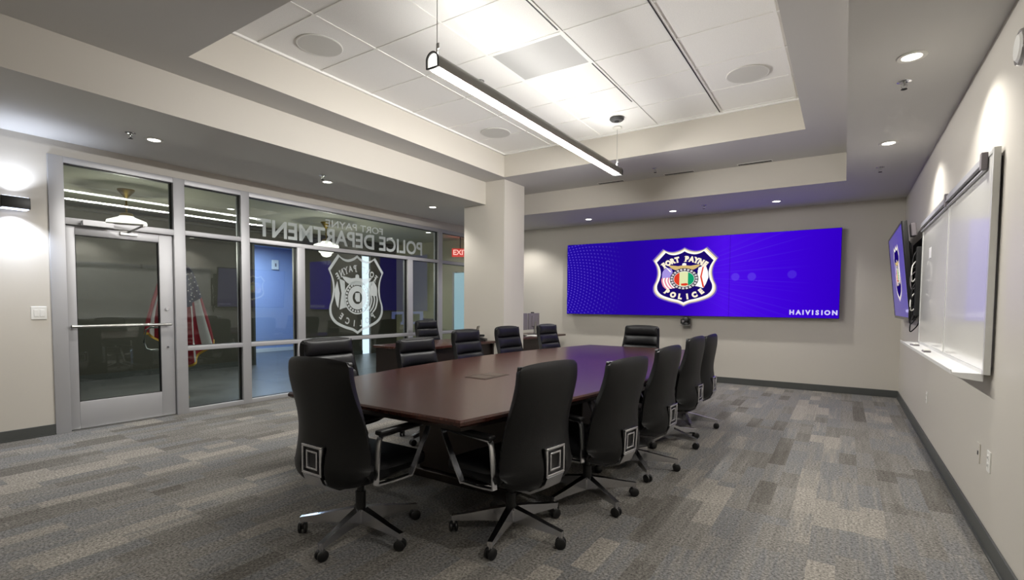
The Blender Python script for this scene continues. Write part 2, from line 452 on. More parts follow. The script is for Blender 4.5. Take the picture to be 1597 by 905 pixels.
bm = B(); sweep(bm, [(0.10, 0.30, 2.14), (0.24, 0.58, 2.14)], 0.02, 0.008, (0, 0, 1)); sweep(bm, [(0.24, 0.58, 2.13), (0.03, 0.50, 2.06)], 0.02, 0.008, (0, 0, 1)); cyl(bm, (0.24, 0.58, 2.115), (0.24, 0.58, 2.15), 0.014)
box(bm, 0.02, 0.44, 2.035, 0.05, 0.60, 2.065, 0.003)
obj('closer_arm', bm, M_steel, d)
bm = B(); box(bm, FD0+0.01, 1.78, 0.0, FD1, 2.74, 0.01); struct('trim_1', bm, M_steel)

# ------------------------------------------------------------------ emblem artwork
def spl(pts, n=8, closed=False):
    out = []; m = len(pts)
    rng = range(m if closed else m-1)
    for i in rng:
        p0 = pts[(i-1) % m] if closed or i > 0 else pts[i]; p1 = pts[i]; p2 = pts[(i+1) % m]; p3 = pts[(i+2) % m] if closed or i+2 < m else p2
        for k in range(n):
            t = k/n; t2 = t*t; t3 = t2*t
            out.append(tuple(0.5*((2*b)+(-a+c_)*t+(2*a-5*b+4*c_-d_)*t2+(-a+3*b-3*c_+d_)*t3) for a, b, c_, d_ in zip(p0, p1, p2, p3)))
    if not closed: out.append(tuple(pts[-1]))
    return out
def shield_outline():
    left = []
    left += spl([(0.0, 0.97), (-0.14, 0.89), (-0.34, 0.84), (-0.52, 0.87), (-0.66, 0.95)], 5)[:-1]
    left += [(-0.66, 0.95)]
    left += spl([(-0.98, 0.58), (-0.87, 0.36), (-0.83, 0.12), (-0.87, -0.12), (-0.95, -0.34), (-0.93, -0.55), (-0.77, -0.73), (-0.45, -0.86), (-0.18, -0.93), (0.0, -1.02)], 5)
    right = [(-x, y) for x, y in left[::-1]][1:-1]
    return left + right
SH = shield_outline()
def circle(cx, cy, r, n=40, a0=0.0, ry=None):
    return [(cx+r*math.cos(a0+2*PI*k/n), cy+(ry or r)*math.sin(a0+2*PI*k/n)) for k in range(n)]
def flat(bm, poly, z, tf, mi):
    vs = [bm.verts.new(tf(x, y, z)) for x, y in poly]
    f = bm.faces.new(vs); f.material_index = mi
    return f
def band(bm, outer, inner, z, tf, mi):
    n = len(outer)
    o = [bm.verts.new(tf(x, y, z)) for x, y in outer]; i_ = [bm.verts.new(tf(x, y, z)) for x, y in inner]
    for k in range(n):
        f = bm.faces.new((o[k], o[(k+1) % n], i_[(k+1) % n], i_[k])); f.material_index = mi
def scaled(poly, s, sy=None): return [(x*s, y*(sy or s)) for x, y in poly]
def glyph_bm(bm, text, tf, size, z, mi, offset=0.0, shear=0.0, place=None, sx=1.0, align='CENTER'):
    """letters as flat faces; place maps glyph xy to artwork xy"""
    cu = bpy.data.curves.new('t', 'FONT'); cu.body = text; cu.size = size; cu.align_x = align; cu.offset = offset; cu.resolution_u = 3; cu.fill_mode = 'FRONT' if hasattr(cu, 'fill_mode') else cu.fill_mode
    cu.align_y = 'CENTER'
    to = bpy.data.objects.new('t', cu); sc.collection.objects.link(to)
    dg = bpy.context.evaluated_depsgraph_get(); me = bpy.data.meshes.new_from_object(to.evaluated_get(dg))
    vm = []
    for v in me.vertices:
        x, y = v.co.x*sx, v.co.y
        if place: x, y = place(x, y)
        vm.append(bm.verts.new(tf(x, y, z)))
    for p in me.polygons:
        try: f = bm.faces.new([vm[i] for i in p.vertices]); f.material_index = mi
        except ValueError: pass
    sc.collection.objects.unlink(to); bpy.data.objects.remove(to); bpy.data.curves.remove(cu); bpy.data.meshes.remove(me)
def arc_text(bm, text, tf, size, z, mi, R, cy, top, spread, offset=0.012, sx=0.95):
    n = len(text)
    for i, ch in enumerate(text):
        if ch == ' ': continue
        t = (i-(n-1)/2)/((n-1)/2)*spread
        if top:
            cx_, cy_ = R*math.sin(t), cy + R*math.cos(t); rot = -t
        else:
            cx_, cy_ = R*math.sin(t), cy - R*math.cos(t); rot = t
        def pl(x, y, cx_=cx_, cy_=cy_, rot=rot):
            return cx_ + x*math.cos(rot)-y*math.sin(rot), cy_ + x*math.sin(rot)+y*math.cos(rot)
        glyph_bm(bm, ch, tf, size, z, mi, offset, place=pl, sx=sx)
        # slab serifs
        for yy in (-0.36*size, 0.36*size):
            if ch in 'FPTYN' and (yy < 0 or ch in 'NYTFP'):
                xs = {'F': (-0.2, ), 'P': (-0.2, ), 'T': (0.0, ), 'Y': ((0.0, ) if yy < 0 else (-0.25, 0.25)), 'N': (-0.23, 0.23)}[ch]
                if ch == 'T' and yy > 0: continue
                for x0 in xs:
                    x0 *= size; h_ = size*0.035; w_ = size*0.13
                    flat(bm, [pl(x0-w_, yy-h_), pl(x0+w_, yy-h_), pl(x0+w_, yy+h_), pl(x0-w_, yy+h_)], z, tf, mi)

# ------------------------------------------------------------------ video wall
VX0, VX1, VY, VZ0, VZ1 = -4.672, -0.066, 9.048, 1.143, 2.513
def screen_mat():
    m = bpy.data.materials.new('video_wall_picture'); m.use_nodes = True; nt = m.node_tree; nt.nodes.clear()
    L = nt.links.new
    out = N(nt, 'ShaderNodeOutputMaterial'); em = N(nt, 'ShaderNodeEmission'); em.inputs[1].default_value = SCREEN_E; L(em.outputs[0], out.inputs[0])
    tc = N(nt, 'ShaderNodeTexCoord'); sx = N(nt, 'ShaderNodeSeparateXYZ'); L(tc.outputs['Object'], sx.inputs[0])
    def mth(op, a, b=None, c=None):
        n = N(nt, 'ShaderNodeMath', operation=op)
        for i, v in enumerate((a, b, c)):
            if v is None: continue
            if isinstance(v, (int, float)): n.inputs[i].default_value = v
            else: L(v, n.inputs[i])
        return n.outputs[0]
    def mrange(v, a, b, c, d_):
        n = N(nt, 'ShaderNodeMapRange'); L(v, n.inputs[0])
        for i, q in enumerate((a, b, c, d_)): n.inputs[i+1].default_value = q
        return n.outputs[0]
    x = sx.outputs['X']; z = sx.outputs['Z']     # object origin at the screen's middle
    # soft base gradient
    base = N(nt, 'ShaderNodeValToRGB'); L(mrange(x, -2.3, 2.3, 0, 1), base.inputs['Fac']); cr = base.color_ramp
    cr.elements[0].position = 0.0; cr.elements[0].color = srgb(33, 12, 158)
    cr.elements[1].position = 1.0; cr.elements[1].color = srgb(50, 0, 196)
    for p, c in ((0.3, (38, 6, 158)), (0.48, (44, 4, 178)), (0.64, (78, 16, 232)), (0.82, (62, 4, 218))):
        e = cr.elements.new(p); e.color = srgb(*c)
    # dotted rings on the left: rings about a centre off the left edge
    dxr = mth('ADD', x, 3.55); r_ = mth('SQRT', mth('ADD', mth('MULTIPLY', dxr, dxr), mth('MULTIPLY', z, z)))
    ang = mth('ARCTAN2', z, dxr)
    fr = mth('ABSOLUTE', mth('SUBTRACT', mth('FRACT', mth('MULTIPLY', r_, 15.0)), 0.5))
    fa = mth('ABSOLUTE', mth('SUBTRACT', mth('FRACT', mth('ADD', mth('MULTIPLY', ang, 27.0), mth('MULTIPLY', r_, 5.0))), 0.5))
    dot = mth('LESS_THAN', mth('ADD', mth('MULTIPLY', fr, fr), mth('MULTIPLY', fa, fa)), 0.05)
    fade = mrange(r_, 1.25, 2.45, 1.0, 0.0)
    dots = mth('MULTIPLY', mth('MULTIPLY', dot, fade), 0.55)
    # rays fanning out to the right from the badge
    rx = mth('ADD', x, 0.35); rang = mth('ARCTAN2', mth('SUBTRACT', z, 0.02), rx)
    cb = N(nt, 'ShaderNodeCombineXYZ'); L(mth('MULTIPLY', rang, 1.0), cb.inputs[0])
    rn = N(nt, 'ShaderNodeTexNoise', i_Scale=34.0, i_Detail=3.0, i_Roughness=0.7); L(cb.outputs[0], rn.inputs['Vector'])
    ray = mth('POWER', mrange(rn.outputs['Fac'], 0.50, 0.80, 0, 1), 1.8)
    rayf = mth('MULTIPLY', mrange(rx, 0.2, 0.8, 0, 1), mrange(rx, 1.2, 2.3, 1, 0))
    rayf = mth('MULTIPLY', rayf, mrange(mth('ABSOLUTE', rang), 0.35, 0.6, 1, 0))
    rays = mth('MULTIPLY', mth('MULTIPLY', ray, rayf), 0.6)
    # bokeh discs
    def disc(cx_, cz_, r0, k):
        a = mth('SUBTRACT', x, cx_); b = mth('SUBTRACT', z, cz_)
        dd = mth('SQRT', mth('ADD', mth('MULTIPLY', a, a), mth('MULTIPLY', b, b)))
        return mth('MULTIPLY', mrange(dd, r0*0.8, r0, 1, 0), k)
    tot = dots
    for q in ((0.83, -0.02, 0.07, 0.28), (1.08, -0.02, 0.07, 0.25), (1.66, 0.0, 0.07, 0.16)):
        tot = mth('ADD', tot, disc(*q))
    tot = mth('ADD', tot, rays)
    mx = N(nt, 'ShaderNodeMix', data_type='RGBA'); mx.clamp_factor = True; L(tot, mx.inputs[0]); L(base.outputs[0], mx.inputs[6]); mx.inputs[7].default_value = srgb(120, 90, 245)
    # thin seam between the panels
    seam = mth('LESS_THAN', mth('ABSOLUTE', mth('SUBTRACT', x, 0.74)), 0.006)
    m2 = N(nt, 'ShaderNodeMix', data_type='RGBA'); L(mth('MULTIPLY', seam, 0.3), m2.inputs[0]); L(mx.outputs[2], m2.inputs[6]); m2.inputs[7].default_value = srgb(20, 0, 110)
    L(m2.outputs[2], em.inputs[0])
    return m
M_screen = screen_mat()
E_ = lambda n, c, s=1.0: emis('badge_'+n, c, s*SCREEN_E)
BADGE = [E_('glow', (120, 96, 190)), E_('cream', (236, 224, 178)), E_('white', (255, 252, 244), 1.1), E_('navy', (28, 12, 104)), E_('tan', (216, 186, 120)), E_('lavender', (168, 150, 226)),
         E_('pink', (232, 140, 165)), E_('red', (222, 62, 40)), E_('green', (20, 160, 110)), E_('yellow', (226, 232, 178)), E_('black', (24, 16, 44)), E_('silver', (214, 208, 214))]

def badge(bm, tf, frosted=False):
    """the shield seen on the video wall; material slots as in BADGE"""
    g = 0.0
    if not frosted:
        band(bm, scaled(SH, 1.10), scaled(SH, 1.0), 0.0004, tf, 0)
        band(bm, scaled(SH, 1.055), scaled(SH, 0.96), 0.0008, tf, 1)
        band(bm, scaled(SH, 1.01), scaled(SH, 0.945), 0.0012, tf, 2)
        flat(bm, scaled(SH, 0.965), 0.0006, tf, 3)
    else:
        band(bm, scaled(SH, 1.0), scaled(SH, 0.93), 0.0, tf, 0)
    W, L_ = (2, 2) if not frosted else (0, 0)
    # flags
    usl = spl([(-0.60, 0.34), (-0.72, 0.18), (-0.74, -0.02), (-0.76, -0.16), (-0.70, -0.36), (-0.58, -0.48)], 5)
    usr = spl([(-0.42, 0.30), (-0.38, 0.16), (-0.36, 0.0), (-0.40, -0.16), (-0.32, -0.32), (-0.24, -0.42)], 5)
    def mixp(a, b, t): return (a[0]+(b[0]-a[0])*t, a[1]+(b[1]-a[1])*t)
    ns = 7; nn = len(usl)
    for s_ in range(ns):
        t0, t1 = s_/ns, (s_+1)/ns
        if frosted and s_ % 2: continue
        a = [mixp(l, r, t0) for l, r in zip(usl, usr)]; b = [mixp(l, r, t1) for l, r in zip(usl, usr)]
        k0 = int(nn*0.45) if not frosted else int(nn*0.45)
        flat(bm, a[k0:] + b[k0:][::-1], 0.0010, tf, (6 if s_ % 2 == 0 else 2) if not frosted else 0)
    k1 = int(nn*0.45)+1
    flat(bm, usl[:k1] + usr[:k1][::-1], 0.0013, tf, 5 if not frosted else 0)
    al = [(0.46, 0.30), (0.68, 0.40), (0.76, 0.16), (0.78, -0.06), (0.70, -0.30), (0.62, -0.44), (0.46, -0.38), (0.36, -0.36), (0.42, -0.05)]
    if not frosted:
        flat(bm, al, 0.0010, tf, 2)
        for pl in ([(0.60, 0.40), (0.64, 0.40), (0.57, -0.02), (0.66, -0.42), (0.60, -0.40), (0.52, -0.03)],):
            flat(bm, pl, 0.0014, tf, 7)
    else:
        flat(bm, [(0.44, 0.30), (0.62, 0.36), (0.55, 0.0), (0.62, -0.40), (0.48, -0.36), (0.38, -0.34), (0.42, 0.0)], 0, tf, 0)
        flat(bm, [(0.69, 0.30), (0.77, 0.10), (0.78, -0.06), (0.72, -0.28), (0.66, -0.36), (0.61, 0.0)], 0, tf, 0)
    # pole tips
    for s in (-1, 1):
        flat(bm, [(s*0.66, 0.42), (s*0.70, 0.45), (s*0.46, 0.16), (s*0.43, 0.19)], 0.0016, tf, W)
    # eagle: spread wings and head
    wl = [(-0.06, 0.40), (-0.20, 0.38), (-0.40, 0.41), (-0.54, 0.42), (-0.46, 0.34), (-0.38, 0.28), (-0.30, 0.24), (-0.16, 0.22), (0.16, 0.22), (0.30, 0.24), (0.38, 0.28), (0.46, 0.34), (0.54, 0.42), (0.40, 0.41), (0.20, 0.38), (0.06, 0.40)]
    flat(bm, wl, 0.0018, tf, 4 if not frosted else 0)
    flat(bm, [(-0.07, 0.40), (0.07, 0.40), (0.06, 0.47), (0.0, 0.49), (-0.06, 0.47)], 0.0019, tf, 2 if not frosted else 0)
    # seal
    if not frosted:
        flat(bm, circle(0, -0.10, 0.47, 48, ry=0.40), 0.0022, tf, 10)
        for k in range(22):
            a = 2*PI*k/22; a1 = a+0.19
            flat(bm, [(0.45*math.cos(a), -0.10+0.38*math.sin(a)), (0.45*math.cos(a1), -0.10+0.38*math.sin(a1)), (0.37*math.cos(a1), -0.10+0.31*math.sin(a1)), (0.37*math.cos(a), -0.10+0.31*math.sin(a))], 0.0025, tf, 11)
        flat(bm, circle(0, -0.10, 0.345, 48, ry=0.285), 0.0026, tf, 2)
        for (x0, x1, mi) in ((-0.33, -0.15, 7), (-0.15, 0.13, 9), (0.13, 0.33, 8)):
            pl = []
            for k in range(9):
                x_ = x0+(x1-x0)*k/8; pl.append((x_, -0.10+0.27*math.sqrt(max(0, 1-(x_/0.335)**2))))
            for k in range(9):
                x_ = x1+(x0-x1)*k/8; pl.append((x_, -0.10-0.27*math.sqrt(max(0, 1-(x_/0.335)**2))))
            pp = [pl[0]]
            for q in pl[1:]:
                if abs(q[0]-pp[-1][0])+abs(q[1]-pp[-1][1]) > 1e-5: pp.append(q)
            flat(bm, pp, 0.0029, tf, mi)
        flat(bm, [(-0.13, 0.06), (-0.02, 0.08), (0.10, 0.05), (0.13, -0.14), (0.06, -0.24), (-0.12, -0.24), (-0.10, -0.08)], 0.0032, tf, 9)
        flat(bm, [(-0.1, -0.27), (0.08, -0.25), (0.16, -0.30), (0.06, -0.35), (-0.08, -0.34)], 0.0032, tf, 7)
    else:
        band(bm, circle(0, -0.10, 0.47, 48, ry=0.42), circle(0, -0.10, 0.43, 48, ry=0.385), 0.0, tf, 0)
        for k in range(26):
            a = 2*PI*k/26; a1 = a+0.15
            flat(bm, [(0.415*math.cos(a), -0.10+0.37*math.sin(a)), (0.415*math.cos(a1), -0.10+0.37*math.sin(a1)), (0.355*math.cos(a1), -0.10+0.32*math.sin(a1)), (0.355*math.cos(a), -0.10+0.32*math.sin(a))], 0.0, tf, 0)
        band(bm, circle(0, -0.10, 0.335, 48, ry=0.30), circle(0, -0.10, 0.17, 48, ry=0.16), 0.0, tf, 0)
        flat(bm, [(-0.09, 0.02), (0.07, 0.02), (0.09, -0.12), (0.03, -0.20), (-0.09, -0.20)], 0.0, tf, 0)

def badge_text(bm, tf, z, mi, sz=0.215, off=0.016):
    arc_text(bm, 'FORT PAYNE', tf, sz*1.08, z, mi, 1.15, -0.52, True, 0.62, off, 0.85)
    arc_text(bm, 'POLICE', tf, sz*1.08, z, mi, 0.92, 0.16, False, 0.66, off, 0.9)

vw = thing('video_wall', 'wide seamless video wall showing purple picture with police shield', 'video wall', ((VX0+VX1)/2, VY, (VZ0+VZ1)/2))
hw, hh = (VX1-VX0)/2, (VZ1-VZ0)/2
bm = B(); box(bm, -hw, 0.0, -hh, hw, 0.075, hh, 0.004); obj('cabinet', bm, M_black, vw)
bm = B(); box(bm, -hw+0.004, -0.004, -hh+0.004, hw-0.004, 0.0005, hh-0.004); obj('screen', bm, M_screen, vw)
bm = B(); box(bm, -hw+0.35, 0.075, -hh+0.2, hw-0.35, YF-VY-0.001, hh-0.2); obj('wall_mount', bm, M_blackm, vw)
SX, SZ = -2.375-(VX0+VX1)/2, 1.838-(VZ0+VZ1)/2
def tf_wall(x, y, z): return Vector((SX + x*0.525, -0.0046-z, SZ + y*0.475))
bm = B(); badge(bm, tf_wall); bo = obj('shield_emblem', bm, BADGE, vw, fix=False)
bm = B(); badge_text(bm, tf_wall, 0.004, 0, 0.235, 0.02); obj('emblem_lettering', bm, E_('letters', (252, 240, 214), 1.05), bo, fix=False)
bm = B()
def caption(bm, x0, y0, s, z):
    x = x0
    for ch, wd_ in zip('HAIVISION', (0.98, 0.92, 0.42, 0.92, 0.42, 0.86, 0.42, 1.05, 0.95)):
        glyph_bm(bm, ch, lambda px, py, pz: Vector((px, z, py)), s, 0, 0, 0.012*s*4, place=lambda px, py, q=x+wd_*s/2: (q+px, y0+py), sx=1.0)
        x += wd_*s
caption(bm, 1.625, -0.60, 0.096, -0.0065)
obj('corner_lettering', bm, E_('caption', (214, 208, 255), 1.0), vw, fix=False)

# ------------------------------------------------------------------ frosted decals on the glass
GX = XG-0.0385
dec = thing('shield_decal', 'frosted police shield decal seen reversed on wide glass pane', 'window decal', (GX, 5.40, 1.475))
def tf_glass(x, y, z): return Vector((0.0, -x*0.555, y*0.635))
bm = B(); badge(bm, tf_glass, True); obj('shield_emblem', bm, M_frost, dec, fix=False)
bm = B(); badge_text(bm, tf_glass, 0, 0, 0.2, 0.006); obj('emblem_lettering', bm, M_frost, dec, fix=False)
bm = B(); glyph_bm(bm, 'POLICE DEPARTMENT', lambda x, y, z: Vector((0, -x, y)), 0.325, 0, 0, 0.008, sx=1.0)
o_ = obj('frosted_lettering', bm, M_frost, loc=(GX, 5.33, 2.315), fix=False)
xs = [v.co.y for v in o_.data.vertices]; k_ = 3.12/(max(xs)-min(xs))
for v in o_.data.vertices: v.co.y *= k_
tag(o_, 'large frosted words POLICE DEPARTMENT reversed on the transom glass', 'window lettering')
bm = B(); glyph_bm(bm, 'FORT PAYNE', lambda x, y, z: Vector((0, -x, y)), 0.15, 0, 0, 0.002, sx=1.0)
o_ = obj('frosted_lettering', bm, M_frost, loc=(GX, 5.38, 2.52), fix=False)
xs = [v.co.y for v in o_.data.vertices]; k_ = 1.12/(max(xs)-min(xs))
for v in o_.data.vertices: v.co.y *= k_
tag(o_, 'small frosted words FORT PAYNE reversed at top of the transom glass', 'window lettering')
#@@PART2
# ------------------------------------------------------------------ corridor beyond the glass
CX0, CY0, CY1, CZ = -10.5, -1.5, 10.0, 2.95
M_cfloor = mat('corridor_floor_grey', (96, 98, 100), 0.35, vary=0.15, vscale=2.0)
bm = B(); box(bm, -14.0, CY0, -0.1, XG-0.0005, CY1+0.1, -0.002); struct('floor_corridor', bm, M_cfloor)
bm = B(); box(bm, CX0-0.1, CY0, CZ, XG-0.151, CY1, CZ+0.1); struct('ceiling_corridor', bm, M_corrceil)
bm = B()
for (y0, y1, z0, z1) in ((CY0, 5.95, 0, CZ), (5.95, 7.05, 2.55, CZ), (7.05, 8.80, 0, CZ), (8.80, 9.06, 2.55, CZ), (9.06, CY1, 0, CZ)):
    box(bm, CX0-0.1, y0, z0, CX0, y1, z1)
struct('wall_corridor_back', bm, M_corr)
bm = B(); box(bm, CX0, CY1, 0, -8.47, CY1+0.1, CZ); box(bm, -8.47, CY1, 2.14, -7.4, CY1+0.1, CZ); box(bm, -7.4, CY1, 0, XG-0.151, CY1+0.1, CZ); struct('wall_corridor_end', bm, M_corrlight)
bm = B(); box(bm, CX0, CY0-0.1, 0, XG-0.151, CY0, CZ); struct('wall_corridor_near', bm, M_corr)
bm = B()
for (y0, y1) in ((CY0, 5.95), (7.05, 8.80)): box(bm, CX0, y0, 0, CX0+0.012, y1, 0.1)
box(bm, CX0, 5.95-0.05, 0, CX0+0.02, 5.95, 2.6); box(bm, CX0, 7.05, 0, CX0+0.02, 7.10, 2.6)
struct('baseboard_corridor', bm, M_base)
bm = B()
for z in (2.80, 2.86): box(bm, CX0, CY0, z, CX0+0.05+(z-2.8)*0.6, CY1, z+0.035)
struct('trim_2', bm, M_base)
# blue lit room beyond the corridor opening
M_bl = mat('side_room_paint', (150, 165, 200), 0.6)
bm = B(); box(bm, -13.1, 4.5, 0, -13.0, 10.0, 2.8); box(bm, -13.1, 4.4, 0, CX0-0.1, 4.5, 2.8); box(bm, -13.1, 8.72, 0, CX0-0.1, 8.78, 2.8); struct('wall_side_room', bm, M_bl)
bm = B(); box(bm, -13.1, 4.4, 2.8, CX0-0.1, 10.0, 2.9); struct('ceiling_side_room', bm, M_bl)
bm = B(); box(bm, -13.0, 4.5, 0.0, -12.985, 8.7, 0.1); struct('baseboard_side_room', bm, M_white)
light('side_room_light', 'AREA', (-11.8, 6.9, 2.75), 110, (0.62, 0.76, 1.0), shape='SQUARE', size=0.9)
al = thing('alarm_strobe', 'small white alarm box on blue lit wall beyond the corridor', 'alarm', (-12.995, 7.93, 2.35))
bm = B(); box(bm, 0, -0.09, -0.13, 0.05, 0.09, 0.13, 0.008); obj('housing', bm, M_white, al)
bm = B(); box(bm, 0.05, -0.02, -0.05, 0.062, 0.02, 0.04, 0.003); obj('strobe_lens', bm, M_grey, al)
# bright slit window and the pale end door
wd = thing('window_5', 'tall narrow daylit window at the end of the corridor wall', 'window', (CX0-0.05, 8.93, 0)); wd['kind'] = 'structure'
bm = B(); box(bm, -0.01, -0.13, 0.0, 0.01, 0.13, 2.55); obj('pane', bm, emis('daylit_frosted_glass', (222, 236, 255), 1.7), wd)
bm = B(); box(bm, -0.03, -0.15, 0.0, 0.055, -0.13, 2.57); box(bm, -0.03, 0.13, 0.0, 0.055, 0.15, 2.57); obj('window_frame', bm, M_alu, wd)
wd = thing('door_2', 'pale glass door at the far corridor end', 'door', (-7.93, CY1+0.03, 0)); wd['kind'] = 'structure'
bm = B(); box(bm, -0.50, -0.01, 0.02, 0.50, 0.01, 2.12); obj('pane', bm, emis('daylit_door_glass', (150, 182, 196), 1.1), wd)
bm = B(); box(bm, -0.54, -0.03, 0, -0.49, 0.03, 2.14); box(bm, 0.49, -0.03, 0, 0.53, 0.03, 2.14); obj('door_frame', bm, M_alu, wd)
vt = thing('louvred_vent', 'small dark louvred vent on pale corridor end wall', 'vent', (-9.29, CY1-0.001, 0.86))
bm = B(); box(bm, -0.2, -0.015, -0.075, 0.2, 0, 0.075, 0.003); obj('vent_frame', bm, M_grey, vt)
bm = B()
for k in range(6): box(bm, -0.18, -0.02, -0.06+k*0.021, 0.18, -0.012, -0.05+k*0.021)
obj('louvre', bm, M_black, vt)
# exit sign
ex = thing('exit_sign', 'red lit exit sign hanging in corridor, half hidden by the column', 'sign', (-7.80, 9.5, 2.56))
ex.rotation_euler = (0, 0, math.radians(35))
bm = B(); box(bm, -0.20, -0.02, -0.10, 0.20, 0.02, 0.10, 0.005); obj('sign_face', bm, emis('exit_face', (235, 45, 38), 1.0), ex)
bm = B(); glyph_bm(bm, 'EXIT', lambda x, y, z: Vector((x, -0.0215, y)), 0.17, 0, 0, 0.004); obj('exit_lettering', bm, emis('exit_letters', (255, 190, 180), 1.6), ex, fix=False)
bm = B(); cyl(bm, (0, 0, 0.10), (0, 0, CZ-2.58), 0.012); obj('hanger', bm, M_black, ex)
light('exit_glow', 'AREA', (0, 0.0, 0.13), 0.8, (1.0, 0.12, 0.1), rot=(PI, 0, 0), parent=ex, shape='RECTANGLE', size=0.35, size_y=0.05)
# schoolhouse pendants
def globe(y, label, root=None):
    if root is not None: return dup(root, (-8.8, y, CZ), 0, label)
    t = thing('schoolhouse_pendant', label, 'pendant lamp', (-8.8, y, CZ), 0, 'schoolhouse pendants in the corridor')
    bm = B(); lathe(bm, [(0.105, 0), (0.105, -0.02), (0.085, -0.045), (0.04, -0.10), (0.018, -0.13)]); obj('canopy', bm, M_brass, t, smooth=True)
    bm = B(); cyl(bm, (0, 0, -0.12), (0, 0, -0.34), 0.011); lathe(bm, [(0.018, -0.22), (0.024, -0.235), (0.018, -0.25)]); obj('stem', bm, M_brass, t, smooth=True)
    bm = B(); lathe(bm, [(0.02, -0.33), (0.07, -0.345), (0.085, -0.37), (0.085, -0.385)]); obj('fitter', bm, M_brass, t, smooth=True)
    bm = B(); lathe(bm, [(0.08, -0.38), (0.10, -0.40), (0.16, -0.425), (0.235, -0.455), (0.245, -0.49), (0.235, -0.52), (0.15, -0.545), (0.145, -0.60), (0.105, -0.625), (0.10, -0.655), (0.07, -0.685), (0.02, -0.70)])
    sh = obj('glass_shade', bm, M_globe, t, smooth=30)
    light('globe_bulb', 'POINT', (0, 0, -0.76), GLOBE_W, (1, 0.93, 0.8), parent=t, shadow_soft_size=0.1)
    return t
g0 = globe(3.10, 'schoolhouse globe pendant with brass canopy seen above the glass door')
globe(6.48, 'schoolhouse globe pendant seen behind the frosted lettering, left of the shield', g0)
# corridor downlights are built with the other downlights below
# flag on a pole
fl = thing('flag_on_pole', 'american flag with gold fringe draped on a pole behind the glass', 'flag', (-7.6, 3.20, 0))
bm = B(); lathe(bm, [(0.15, 0), (0.15, 0.02), (0.11, 0.05), (0.03, 0.07), (0.025, 0.10)]); obj('base', bm, M_flagpole, fl, smooth=True)
bm = B(); cyl(bm, (0, 0, 0.08), (0, 0, 2.02), 0.013); obj('pole', bm, M_flagpole, fl, smooth=True)
bm = B(); lathe(bm, [(0.012, 2.02), (0.03, 2.03), (0.012, 2.045), (0.02, 2.07), (0.022, 2.10), (0.002, 2.17)]); obj('finial', bm, M_flagpole, fl, smooth=True)
M_fr, M_fw, M_fb = mat('flag_red', (140, 28, 42), 0.75), mat('flag_white', (205, 200, 198), 0.75), mat('flag_blue', (34, 40, 72), 0.75)
bm = B(); uv = {}
NU, NV = 78, 60
def flagp(u, v):
    # v from the tied top edge (0) to the hanging hem (1); u across the folds
    yb = -0.38 + 0.86*u; hem = -0.95 - 0.50*math.exp(-((u-0.60)/0.30)**2)
    yt = -0.015 + 0.05*u
    k = v**0.42
    y = yt + (yb-yt)*k + 0.02*math.sin(5*v+9*u)
    z = 1.86 + hem*v + 0.10*v*math.cos(u*10)*0.3
    x = 0.03 + (0.02+0.055*v)*math.sin(u*2*PI*4.5+0.9*v) + 0.02*math.sin(u*7)
    return Vector((x, y, z))
grid = [[bm.verts.new(flagp(i/NU, j/NV)) for i in range(NU+1)] for j in range(NV+1)]
for j in range(NV):
    for i in range(NU):
        f = bm.faces.new((grid[j][i], grid[j][i+1], grid[j+1][i+1], grid[j+1][i]))
        s = int(i/NU*13)
        f.material_index = 0 if s % 2 == 0 else 1
        if i/NU > 0.50 and j/NV < 0.42: f.material_index = 2
for a in range(5):
    for b_ in range(6):
        u, v = 0.56+0.085*a+(0.04 if b_ % 2 else 0), 0.12+0.052*b_
        if u > 0.98: continue
        c0 = flagp(u, v); r = 0.012
        flat(bm, [(math.cos(PI/2+2*PI*k/10)*(r if k % 2 == 0 else r*0.45), math.sin(PI/2+2*PI*k/10)*(r if k % 2 == 0 else r*0.45)) for k in range(10)], 0, lambda x, y, z: c0+Vector((0.012, x, y)), 1)
fo = obj('flag_cloth', bm, [M_fr, M_fw, M_fb], fl, smooth=80, fix=False)
bm = B(); hemp = [flagp(i/NU, 1.0)+Vector((0, 0, -0.012)) for i in range(NU+1)]
sweep(bm, hemp, 0.012, 0.03, (1, 0, 0)); obj('fringe', bm, mat('gold_fringe', (190, 150, 60), 0.7), fl)

